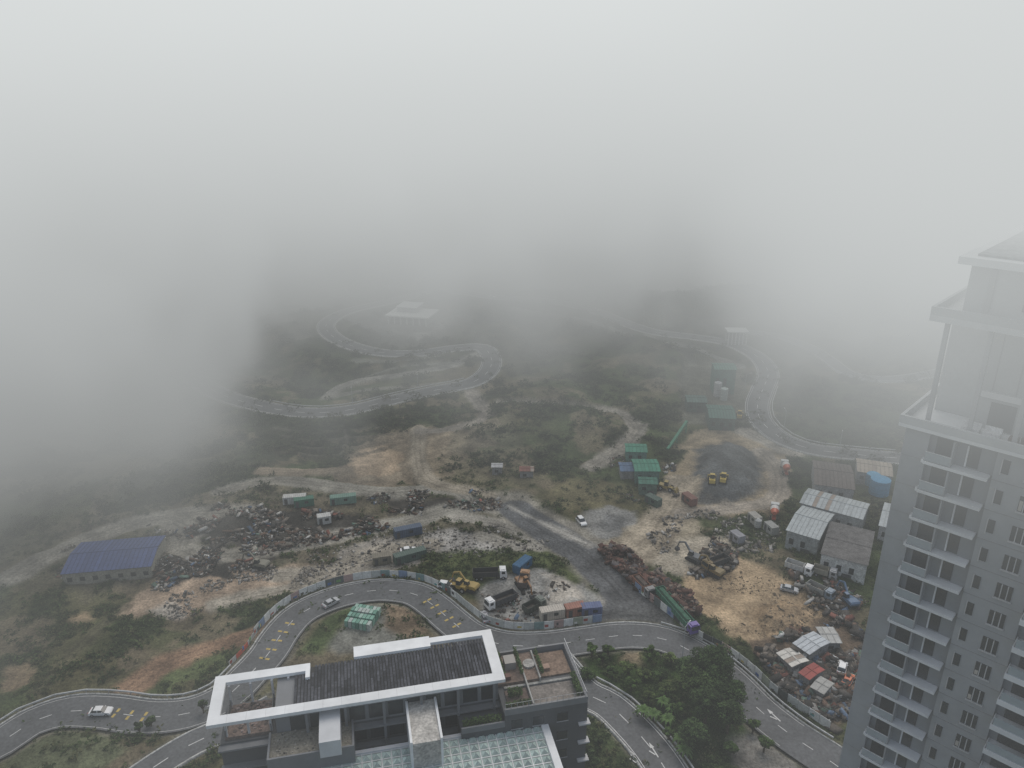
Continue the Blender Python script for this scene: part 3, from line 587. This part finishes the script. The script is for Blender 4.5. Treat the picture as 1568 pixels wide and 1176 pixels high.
def fern(p,h,name='tree_fern'):
    x,y,_=G(*p); z=gz(x,y); mb=MB((x,y,z)); mb.cyl(0,0,-.5,h,.14,.1,(.06,.05,.03),DI,7)
    for k in range(13):
        a=k*2.4; L=random.uniform(1.5,2.3); d=np.array((math.cos(a),math.sin(a))); nrm=np.array((-d[1],d[0])); prev=None
        for s in range(6):
            t=s/5; q=d*L*t; zz=h+.9*math.sin(t*2.2)-.9*t*t; w=.26*math.sin(math.pi*(.12+.85*t)); 
            A=(q[0]+nrm[0]*w,q[1]+nrm[1]*w,zz-.08);B=(q[0],q[1],zz);Cc=(q[0]-nrm[0]*w,q[1]-nrm[1]*w,zz-.08)
            if prev:
                g=random.uniform(.8,1.2); mb.face([prev[0],prev[1],B,A],(.075*g,.14*g,.03*g)); mb.face([prev[1],prev[2],Cc,B],(.06*g,.115*g,.025*g))
            prev=(A,B,Cc)
    mb.done(name)
for p in [(1040,1142),(1000,1105),(1022,1112),(1048,1160),(1015,1085),(985,1098),(1030,1095),(1058,1130)]: fern(p,random.uniform(1,2.4))
def lamp(p,q,name='street_lamp'):
    mb=frame(p,q); mb.cyl(0,0,-.3,8,.1,.06,(.4,.41,.42),PA,8); mb.beam((0,0,8),(1.8,0,8.5),.09,(.4,.41,.42)); mb.frus(1.6,2.4,-.14,.14,8.42,1.7,2.35,-.1,.1,8.58,(.5,.5,.5)); mb.done(name)
for p,q in [((1200,660),(1190,650)),((1140,600),(1155,600)),((1285,690),(1284,700)),((1045,1005),(1055,995)),((640,600),(640,610)),((540,620),(540,630)),((985,498),(985,508))]: lamp(p,q)
# ------------------------------------------------------------------ foreground apartment building
FO=P(315,1112,45); FB=P(774,1040,45)
Lv=(FB[0]-FO[0],FB[1]-FO[1]); FL=math.hypot(*Lv)
fm=lambda: MB((FO[0],FO[1],0),Lv)
T=fm()
def loc(px,py,z):
    q=P(px,py,z); dx,dy=q[0]-FO[0],q[1]-FO[1]; return (dx*T.e1[0]+dy*T.e1[1],dx*T.e2[0]+dy*T.e2[1])
apt=empty('apartment_block')
CW=(.76,.77,.76); DG=(.085,.09,.095); MG=(.19,.195,.20)
mb=fm(); z0,z1=44.5,45.0
mb.box(0,FL,0,1.5,z0,z1,CW,CL); mb.box(0,1.5,1.5,9.0,z0,z1,CW,CL); mb.box(1.5,12.6,7.5,9.0,z0,z1,CW,CL); mb.box(12.0,12.6,6.2,7.5,z0,z1,CW,CL)
mb.box(FL-1.5,FL,1.5,10.7,z0,z1,CW,CL); mb.box(29.5,FL-1.5,9.6,10.7,z0,z1,CW,CL); mb.box(18.6,29.5,8.9,11.1,z0,z1,CW,CL)
for x in np.arange(2.4,FL,2.4): mb.box(x,x+.03,.02,1.48,z1+.001,z1+.006,(.5,.5,.5),CL)
mb.done('roof_frame',apt)
mb=fm()
for k in range(60):
    x0=10.6+k*(FL-1.6-10.6)/60; x1=x0+(FL-1.6-10.6)/60-.12; 
    top=9.4 if x0>29 else (8.85 if x0>13 else 7.4); y=1.52
    while y<top-.1:
        y2=min(top,y+random.uniform(1.2,3.5)); f=random.uniform(.6,1.5); mb.box(x0,x1,y,y2-.01,44.42,44.62,(.055*f,.057*f,.065*f),DI); y=y2
mb.box(10.6,FL-1.5,1.52,8.8,44.2,44.4,(.02,.02,.02)); mb.done('slatted_solar_roof',apt)
mb=fm() # body
mb.box(1.0,FL-.8,1.2,8.2,0,40.6,DG,CL)
mb.box(8.2,FL-.8,1.2,8.2,40.6,44.2,MG,CL)
mb.box(1.6,7.3,1.6,7.4,40.6,41.1,(.16,.12,.10),DI)
mb.done('walls',apt)
mb=fm()
for k in range(90): 
    x=random.uniform(1.8,7.0);y=random.uniform(1.8,7.2); s=random.uniform(.2,.5); mb.box(x,x+s,y,y+s*.8,41.05,41.15+random.random()*.2,random.choice([(.2,.14,.12),(.1,.08,.07),(.25,.2,.18)]),DI)
for x in (1.7,7.4): mb.box(x,x+.12,1.6,7.4,41.1,42.2,(.1,.1,.1))
for x in (1.7,4.5,7.3,9.5): 
    for y in (1.7,7.2): mb.box(x,x+.3,y,y+.3,41,44.5,(.5,.5,.5),CL)
mb.done('roof_terrace',apt)
mb=fm() # front windows, columns
for fl in range(5):
    zf=40.2-fl*3.3
    for k in range(11):
        x=10+k*2.55
        if fl==0: mb.box(x,x+2.0,1.12,1.197,zf-.2+1.0,zf+3.0,(0,0,0),GL)
        else: mb.box(x,x+2.0,1.12,1.197,zf+.6,zf+2.6,(0,0,0),GL)
    mb.box(.8,FL-.6,.2,1.19,zf-.15,zf+.1,MG,CL)
for k in range(6): mb.box(12+k*5,12.35+k*5,.3,.65,24,44.5,MG,CL)
mb.done('windows_and_columns',apt)
s0,_=loc(706,1105,41.5); s1,t1=loc(886,1042,41.5); sA,tA=loc(775,1000,41.5); sB,tB=loc(868,990,41.5)
t0=loc(710,1108,41.5)[1]
mb=fm(); x0=s0; x1=s1
mb.box(FL-.7,x1,t0+.1,t0+11.5,0,41.5,DG,CL); mb.box(x0,FL-.72,t0+.1,1.0,0,39.6,DG,CL)
mb.box(FL-.9,FL+5.5,t0+5.5,t0+12.0,41.5,42.0,(.2,.15,.12),DI)
for (a,b,c,d) in ((FL-.7,x1,t0+.1,t0+.4),(x1-.3,x1,t0+.4,t0+11.5),(FL-.7,x1-.3,t0+11.2,t0+11.5)): mb.box(a,b,c,d,41.5,42.5,MG,CL)
mb.box(x0,FL-.72,t0+.1,t0+.35,39.6,40.5,MG,CL)
mb.done('east_wing',apt)
mb=fm()
for (a,b,c,d,cl) in ((FL+.1,FL+3.2,t0+1,t0+4.4,(.17,.13,.11)),(FL+3.7,x1-.6,t0+1.0,t0+4.4,(.20,.18,.16)),(FL+.2,x1-.6,t0+4.8,t0+5.2,(.3,.3,.28)),(FL+5.6,x1-.6,t0+6,t0+10.8,(.22,.16,.12))): mb.box(a,b,c,d,41.5,41.75,cl,DI)
mb.box(FL+3.3,FL+3.5,t0+.6,t0+11,41.5,42.4,(.32,.32,.3),CL); mb.box(FL+5.4,FL+5.6,t0+5.2,t0+11,41.76,42.4,(.32,.32,.3),CL)
mb.cyl(FL+4.6,t0+8.5,42.0,42.3,.9,.9,(.4,.39,.36),DI,16); mb.box(FL+1,FL+2.6,t0+8,t0+9.8,42,43.2,(.35,.33,.3),CL)
mb.box(FL+6.2,FL+7.4,t0+7,t0+8,41.75,42.2,(.3,.2,.15)); mb.box(FL+.4,FL+1.4,t0+6,t0+6.8,42,42.6,(.15,.08,.06))
x=FL-.6
while x<x1: mb.box(x,x+.04,t0+.2,t0+.24,42.5,43.3,(.4,.4,.4)); x+=.8
mb.box(FL-.6,x1,t0+.2,t0+.24,43.3,43.34,(.4,.4,.4)); y=t0+.4
while y<t0+11: mb.box(x1-.2,x1-.16,y,y+.04,42.5,43.3,(.5,.5,.5)); y+=.6
mb.box(x1-.2,x1-.14,t0+.3,t0+11.4,43.3,43.36,(.6,.6,.6))
for fl in range(8):
    zf=41.5-3.3-fl*3.3
    for xx in (FL+3.2,FL+6.6,FL+.2): 
        if xx+1.5<x1: mb.box(xx,xx+1.5,t0+.02,t0+.098,zf+.9,zf+2.3,(0,0,0),GL); mb.box(xx-.1,xx+1.6,t0-.02,t0+.018,zf+.75,zf+.88,(.4,.4,.4))
    for yy in (t0+1.5,t0+5,t0+8.5): mb.box(x1+.002,x1+.06,yy,yy+1.4,zf+.9,zf+2.3,(0,0,0),GL)
    mb.box(x1-1.3,x1+.35,t0-.5,t0+.6,zf-.1,zf+.1,(.5,.5,.5),CL)
mb.done('roof_garden',apt)
cen=[];cc=[]
for (a,b,c,d,z,n) in ((FL-.4,FL+3,t0+.6,t0+1.2,42.1,260),(FL+.1,FL+.6,t0+6,t0+11,42.6,240),(FL+5.8,FL+6.2,t0+6,t0+10.5,42.2,260),(FL+2.8,FL+3.2,t0+6,t0+11,42.6,300),(x0+.3,FL-1,t0+.5,t0+1.6,40,520),(x1-1.2,x1-.5,t0+1,t0+5,42.1,360),(FL+.4,FL+2.4,t0+2.6,t0+3.8,42,260)):
    q=rng.random((n,3)); cen.append(np.column_stack([a+q[:,0]*(b-a),c+q[:,1]*(d-c),z+q[:,2]*.9]))
cl=np.vstack(cen); e1=np.array(T.e1);e2=np.array(T.e2)
W=np.column_stack([FO[0]+cl[:,0]*e1[0]+cl[:,1]*e2[0],FO[1]+cl[:,0]*e1[1]+cl[:,1]*e2[1],cl[:,2]])
o=mesh_np('terrace_plants',leaves(W,.22),quads(len(W)),np.array((.05,.08,.025))[None]*rng.uniform(.5,1.6,(len(W),1)),M_LEAF); o.parent=apt
a0=loc(412,1165,41); a1=loc(538,1090,41)
mb=fm(); mb.box(a0[0],a1[0],a0[1],1.1,0,41,(.20,.185,.15),DI)
for (p,q,r,s_) in ((a0[0]-.25,a1[0]+.25,a0[1]-.25,a0[1]),(a0[0]-.25,a0[0],a0[1],1.0),(a1[0],a1[0]+.25,a0[1],1.0)): mb.box(p,q,r,s_,20,41.4,MG,CL)
c0=loc(488,1138,43.5); c1=loc(518,1078,43.5); mb.box(c0[0],c1[0]+.2,c0[1],c1[1],41.01,43.5,(.58,.59,.59),CL)
d0=loc(632,1140,42.6); d1=loc(664,1068,42.6); mb.box(d0[0],d1[0],d0[1],1.1,0,42.6,(.45,.43,.39),DI)
mb.box(d0[0]-.3,d0[0],d0[1],1.1,0,42.9,CW,CL); mb.box(d1[0],d1[0]+.3,d0[1],1.1,0,42.9,CW,CL)
mb.done('lower_roofs',apt)
mb=fm()
for j in range(120):
    x=random.uniform(a0[0]+.3,a1[0]-.3);y=random.uniform(a0[1]+.3,1.0); s=random.uniform(.05,.25); mb.box(x,x+s,y,y+s,41.0,41.04+s*.3,random.choice([(.3,.28,.24),(.08,.08,.07),(.2,.18,.15)]),DI)
mb.done('roof_gravel',apt)
g0=loc(505,1190,38.5); g1=loc(828,1112,38.5)
mb=fm(); gx0,gx1=g0[0]-1,g1[0]; gy1=loc(640,1142,38.5)[1]; gy0=gy1-9
nx=int((gx1-gx0)/1.25); ny=7
for i in range(nx):
    for j in range(ny):
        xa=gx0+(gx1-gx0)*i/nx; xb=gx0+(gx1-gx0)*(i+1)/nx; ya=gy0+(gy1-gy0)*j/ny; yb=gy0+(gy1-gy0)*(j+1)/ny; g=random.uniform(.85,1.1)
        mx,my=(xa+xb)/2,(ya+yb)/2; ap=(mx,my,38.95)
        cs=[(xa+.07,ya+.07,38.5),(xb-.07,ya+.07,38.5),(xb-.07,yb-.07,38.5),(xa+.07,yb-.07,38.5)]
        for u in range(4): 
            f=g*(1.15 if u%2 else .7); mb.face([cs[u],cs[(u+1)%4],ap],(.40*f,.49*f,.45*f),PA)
for i in range(nx+1): x=gx0+(gx1-gx0)*i/nx; mb.box(x-.06,x+.06,gy0,gy1,38.44,38.62,(.62,.63,.62),CL)
for j in range(ny+1): y=gy0+(gy1-gy0)*j/ny; mb.box(gx0,gx1,y-.06,y+.06,38.4,38.6,(.62,.63,.62),CL)
mb.box(gx1,gx1+1.0,gy0,gy1+1.0,38.3,38.9,(.72,.73,.72),CL); mb.box(gx0,gx1,gy1+.06,gy1+.6,38.3,38.85,(.6,.6,.6),CL)
x=gx0+1
while x<gx1: mb.box(x,x+.3,gy1-.4,gy1-.1,0,38.3,MG,CL); x+=6
mb.box(gx0,gx1,gy0,gy1,0,34,DG,CL)
mb.done('glazed_canopy',apt)
# ------------------------------------------------------------------ tower
tw=empty('residential_tower'); tf=lambda: MB((39.8,71.0,0),(.72,-.69))
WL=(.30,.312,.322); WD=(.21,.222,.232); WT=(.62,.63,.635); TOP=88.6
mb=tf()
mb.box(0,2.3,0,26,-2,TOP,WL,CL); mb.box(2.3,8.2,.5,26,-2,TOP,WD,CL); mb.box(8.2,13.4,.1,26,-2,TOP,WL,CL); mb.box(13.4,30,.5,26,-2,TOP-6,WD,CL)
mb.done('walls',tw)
mbg=tf(); mbs=tf(); mbr=tf()
nf=27
for k in range(nf):
    z=TOP-3.3-k*3.2
    mbs.box(2.3,8.0,-.75,.498,z,z+.22,WT,CL); mbs.box(2.1,2.3-.002,-.75,-.002,z-.0,z+.35,WT,CL)
    mbs.box(2.3,8.0,-.80,-.752,z-.06,z+.26,WT,CL)
    mbr.box(2.35,4.6,-.70,-.66,z+.34,z+1.25,(.32,.36,.38),VE); mbr.box(2.3,4.7,-.72,-.64,z+1.25,z+1.3,(.6,.6,.6))
    mbg.box(2.9,4.3,.42,.497,z+.3,z+2.6,(0,0,0),GL); mbs.box(4.6,4.72,-.7,.49,z+.22,z+3.0,WL,CL)
    mbg.box(5.8,6.8,.44,.497,z+.4,z+2.6,(0,0,0),GL); mbs.box(5.65,5.8-.002,.3,.497,z+.4,z+2.6,WT,CL)
    mbg.box(8.8,9.4,.02,.097,z+.9,z+2.3,(0,0,0),GL); 
    mbs.box(8.7,8.8-.002,-.0,.097,z+.7,z+2.4,(.42,.42,.42),CL)
    mbg.box(10.8,12.2,.02,.097,z+.8,z+2.4,(0,0,0),GL)
    for xx in (11.2,11.75): mbs.box(xx,xx+.09,-.02,.018,z+.8,z+2.4,(.42,.42,.42),CL)
    if random.random()<.35: mbs.box(10.85,11.15,.0,.016,z+.9,z+random.uniform(1.4,2.3),(.4,.37,.33),CL)
    mbs.box(10.7,12.3,-.1,.098,z+.65,z+.79,(.42,.42,.42),CL)
    mbs.box(8.2,13.4,.06,.099,z-.02,z+.02,(.21,.21,.21),CL)
    mbs.box(.0,2.3,-.02,-.001,z-.02,z+.02,(.25,.25,.25),CL)
    if k>=2:
        mbs.box(13.6,22,-1.6,.498,z,z+.25,WT,CL); mbs.box(13.6,22,-1.68,-1.602,z-.2,z+.42,WT,CL); mbs.box(13.5,13.6-.002,-1.68,.4,z-.2,z+.42,WT,CL)
        mbr.box(13.7,22,-1.6,-1.56,z+.44,z+1.35,(.3,.35,.37),VE); mbg.box(14.2,17.2,.42,.497,z+.3,z+2.6,(0,0,0),GL); mbg.box(18,21,.42,.497,z+.3,z+2.6,(0,0,0),GL)
        mbs.box(17.5,17.65,-1.5,.49,z+.25,z+3.0,WL,CL)
mbg.done('windows',tw); mbs.done('balcony_slabs',tw); mbr.done('balcony_railings',tw)
mb=tf()
mb.box(-.5,13.8,-1.0,26,TOP+.002,TOP+.35,WT,CL)
mb.box(-.5,13.8,-1.0,-.7,TOP+.36,TOP+1.2,(.46,.47,.47),CL); mb.box(-.5,-.2,-.7,26,TOP+.36,TOP+1.2,(.46,.47,.47),CL)
mb.box(1.0,5.0,5.0,24,TOP+.36,TOP+10.9,(.36,.37,.37),CL); mb.box(5.0,16,3.2,24,TOP+.36,TOP+10.9,(.30,.31,.31),CL)
for x in (1.5,5.2,9.0): mb.box(x,x+.4,.2,.6,TOP+.36,TOP+10.9,(.38,.38,.38),CL)
mb.box(0.2,18,-.3,25,TOP+10.91,TOP+11.5,(.5,.51,.51),CL)
mb.box(0.2,18,-.3,-.0,TOP+11.5,TOP+12.3,(.42,.43,.43),CL); mb.box(0.2,.5,0,25,TOP+11.5,TOP+12.3,(.42,.43,.43),CL)
mb.box(2.2,18,2.4,24,TOP+11.5,TOP+16.4,(.36,.37,.37),CL)
mb.box(1.4,20,.6,26,TOP+16.41,TOP+17.1,(.6,.61,.61),CL); mb.box(2.6,20,2.0,25,TOP+17.11,TOP+17.3,(.26,.27,.27),DI)
mb.box(6.2,8.4,3.1,3.197,TOP+.5,TOP+3.2,(0,0,0),GL); mb.box(10.5,15,3.1,3.197,TOP+.5,TOP+3.2,(0,0,0),GL)
mb.box(4,4.4,2.2,2.398,TOP+12,TOP+16,(.3,.3,.3),CL); mb.box(7,11,2.3,2.398,TOP+12.5,TOP+15,(0,0,0),GL)
mb.box(5.2,10,2.9,3.19,TOP+3.6,TOP+4.2,(.5,.5,.5),CL)
for x in range(6,16,2): mb.box(x,x+.06,3.15,3.199,TOP+4.3,TOP+10.8,(.2,.2,.2),CL)
for (x,y) in ((4.6,.9),(6.4,.9)): mb.box(x,x+1.5,y,y+.8,TOP+.36,TOP+.85,(.6,.6,.6)); mb.box(x,x+1.5,y+.8,y+1.0,TOP+.36,TOP+1.25,(.6,.6,.6))
mb.box(8.6,9.4,.8,1.8,TOP+.36,TOP+.9,(.1,.07,.05)); mb.cyl(9.9,1.4,TOP+.36,TOP+.95,.3,.4,(.12,.08,.06)); mb.cyl(11,2,TOP+.36,TOP+.95,.3,.4,(.12,.08,.06))
mb.done('penthouse',tw)
# ------------------------------------------------------------------ fog (one closed body of cloud: a ceiling layer, a western bank and a far bank)
me=bpy.data.meshes.new('fog'); x0,x1,y0,y1,z0,z1=-520,620,-60,900,-60,185; xa,yb,zc=-76,205,82
q4=[]
def Q(*p): q4.append(p)
Q((x0,y0,z1),(x1,y0,z1),(x1,y1,z1),(x0,y1,z1))
Q((x0,y0,z0),(x0,y1,z0),(x0,y1,z1),(x0,y0,z1)); Q((x0,y1,z0),(x1,y1,z0),(x1,y1,z1),(x0,y1,z1))
Q((x0,y0,z0),(xa,y0,z0),(xa,y0,zc),(x0,y0,zc)); Q((x0,y0,zc),(xa,y0,zc),(x1,y0,zc),(x1,y0,z1),(x0,y0,z1))
Q((x1,yb,z0),(x1,y1,z0),(x1,y1,zc),(x1,yb,zc)); Q((x1,y0,zc),(x1,yb,zc),(x1,y1,zc),(x1,y1,z1),(x1,y0,z1))
Q((xa,y0,zc),(x1,y0,zc),(x1,yb,zc),(xa,yb,zc)); Q((xa,y0,z0),(xa,yb,z0),(xa,yb,zc),(xa,y0,zc)); Q((xa,yb,z0),(x1,yb,z0),(x1,yb,zc),(xa,yb,zc))
Q((x0,y0,z0),(xa,y0,z0),(xa,yb,z0),(x0,yb,z0)); Q((x0,yb,z0),(xa,yb,z0),(x1,yb,z0),(x1,y1,z0),(x0,y1,z0))
vs=[];vi={};fs=[]
for f in q4:
    r=[]
    for p in f:
        if p not in vi: vi[p]=len(vs); vs.append(p)
        r.append(vi[p])
    fs.append(r)
me.from_pydata(vs,[],fs)
import bmesh
bm=bmesh.new(); bm.from_mesh(me); bmesh.ops.recalc_face_normals(bm,faces=bm.faces); bm.to_mesh(me); bm.free()
fog=link(bpy.data.objects.new('fog',me))
m,nt=newmat('glowing_fog_volume'); L=nt.links.new; me.materials.append(m)
try: m.cycles.volume_step_rate=.33
except Exception as e: print('steprate',e)
def mth(op,a,b=None,c=None,clamp=False):
    n=N(nt,'ShaderNodeMath',operation=op); n.use_clamp=clamp
    for i,v in enumerate((a,b,c)):
        if v is None: continue
        if isinstance(v,(int,float)): n.inputs[i].default_value=v
        else: L(v,n.inputs[i])
    return n.outputs[0]
def sstep(v,a,b,o0=0.,o1=1.):
    n=N(nt,'ShaderNodeMapRange',interpolation_type='SMOOTHSTEP'); L(v,n.inputs[0])
    for i,q in zip((1,2,3,4),(a,b,o0,o1)): n.inputs[i].default_value=q
    return n.outputs[0]
geo=N(nt,'ShaderNodeNewGeometry'); sep=N(nt,'ShaderNodeSeparateXYZ'); L(geo.outputs['Position'],sep.inputs[0]); fx,fy,fz=sep.outputs
nz=N(nt,'ShaderNodeTexNoise'); nz.inputs['Scale'].default_value=1/72.; nz.inputs['Detail'].default_value=2.; nz.inputs['Roughness'].default_value=.6; nz.inputs['Distortion'].default_value=.6; L(geo.outputs['Position'],nz.inputs['Vector']); n1=nz.outputs[0]
nn=mth('SUBTRACT',n1,.5)
dl=mth('ADD',mth('MULTIPLY',fx,-1.),-91.)
dl=mth('ADD',dl,mth('MULTIPLY',mth('SUBTRACT',fy,230.),.12))
dl=mth('SUBTRACT',dl,mth('MULTIPLY',mth('MAXIMUM',mth('SUBTRACT',195.,fy),0.),.32))
bL=mth('MULTIPLY',sstep(mth('ADD',dl,mth('MULTIPLY',nn,190.)),-5.,75.),.026)
df=mth('ADD',mth('SUBTRACT',fy,270.),mth('MULTIPLY',nn,420.))
bF=mth('MULTIPLY',sstep(df,0.,230.),.018)
bank=mth('MAXIMUM',bL,bF)
up=mth('MULTIPLY',mth('MULTIPLY',sstep(fz,85.,125.),sstep(fy,25.,170.,.3,1.15)),mth('MULTIPLY',n1,.0098))
wd=N(nt,'ShaderNodeVectorMath',operation='DISTANCE'); L(geo.outputs['Position'],wd.inputs[0]); wd.inputs[1].default_value=(48,70,119)
wisp=mth('MULTIPLY',sstep(wd.outputs['Value'],40.,8.),.05)
haze=sstep(n1,.42,.68,.0003,.0055)
dens=mth('ADD',mth('ADD',bank,up),mth('ADD',wisp,haze))
ramp=N(nt,'ShaderNodeValToRGB'); L(mth('DIVIDE',fz,200.),ramp.inputs[0])  # glow colour by height: brighter upwards, as if lit from above
cr=ramp.color_ramp; cr.elements[0].position=0; cr.elements[0].color=(.22,.225,.217,1); cr.elements[1].position=1; cr.elements[1].color=(.82,.85,.86,1)
for p_,v_ in((.15,.30),(.3,.42),(.45,.53),(.58,.63),(.7,.74)):
    e=cr.elements.new(p_); e.color=(v_*.965,v_,v_*.998,1)
ab=N(nt,'ShaderNodeVolumeAbsorption'); ab.inputs['Color'].default_value=(0,0,0,1); L(dens,ab.inputs['Density'])
em=N(nt,'ShaderNodeEmission'); L(ramp.outputs[0],em.inputs['Color']); L(dens,em.inputs['Strength'])  # fog emits its own glow, standing in for daylight scattered in the cloud
ad=N(nt,'ShaderNodeAddShader'); L(ab.outputs[0],ad.inputs[0]); L(em.outputs[0],ad.inputs[1])
out=N(nt,'ShaderNodeOutputMaterial'); L(ad.outputs[0],out.inputs['Volume'])
# ------------------------------------------------------------------ light, camera
w=bpy.data.worlds.new('World'); S.world=w; w.use_nodes=True; nt=w.node_tree
sky=nt.nodes.new('ShaderNodeTexSky'); sky.sky_type='NISHITA'; sky.sun_disc=False; sky.sun_elevation=math.radians(55); sky.sun_rotation=math.radians(20); sky.dust_density=4
bg=nt.nodes['Background']; nt.links.new(sky.outputs[0],bg.inputs[0]); bg.inputs[1].default_value=.15
sl=bpy.data.lights.new('sun','SUN'); sl.energy=1.5; sl.angle=math.radians(40); sl.color=(1,.96,.91); so=link(bpy.data.objects.new('sun',sl)); so.rotation_euler=(math.radians(-35),0,math.radians(-20))
cd=bpy.data.cameras.new('camera'); cd.lens=36*F/1568; cd.sensor_width=36; cd.clip_end=20000; co=link(bpy.data.objects.new('camera',cd)); co.location=(0,0,CAMH); co.rotation_euler=(math.pi/2-PITCH,0,0); S.camera=co
S.view_settings.view_transform='Standard'; S.view_settings.look='None'
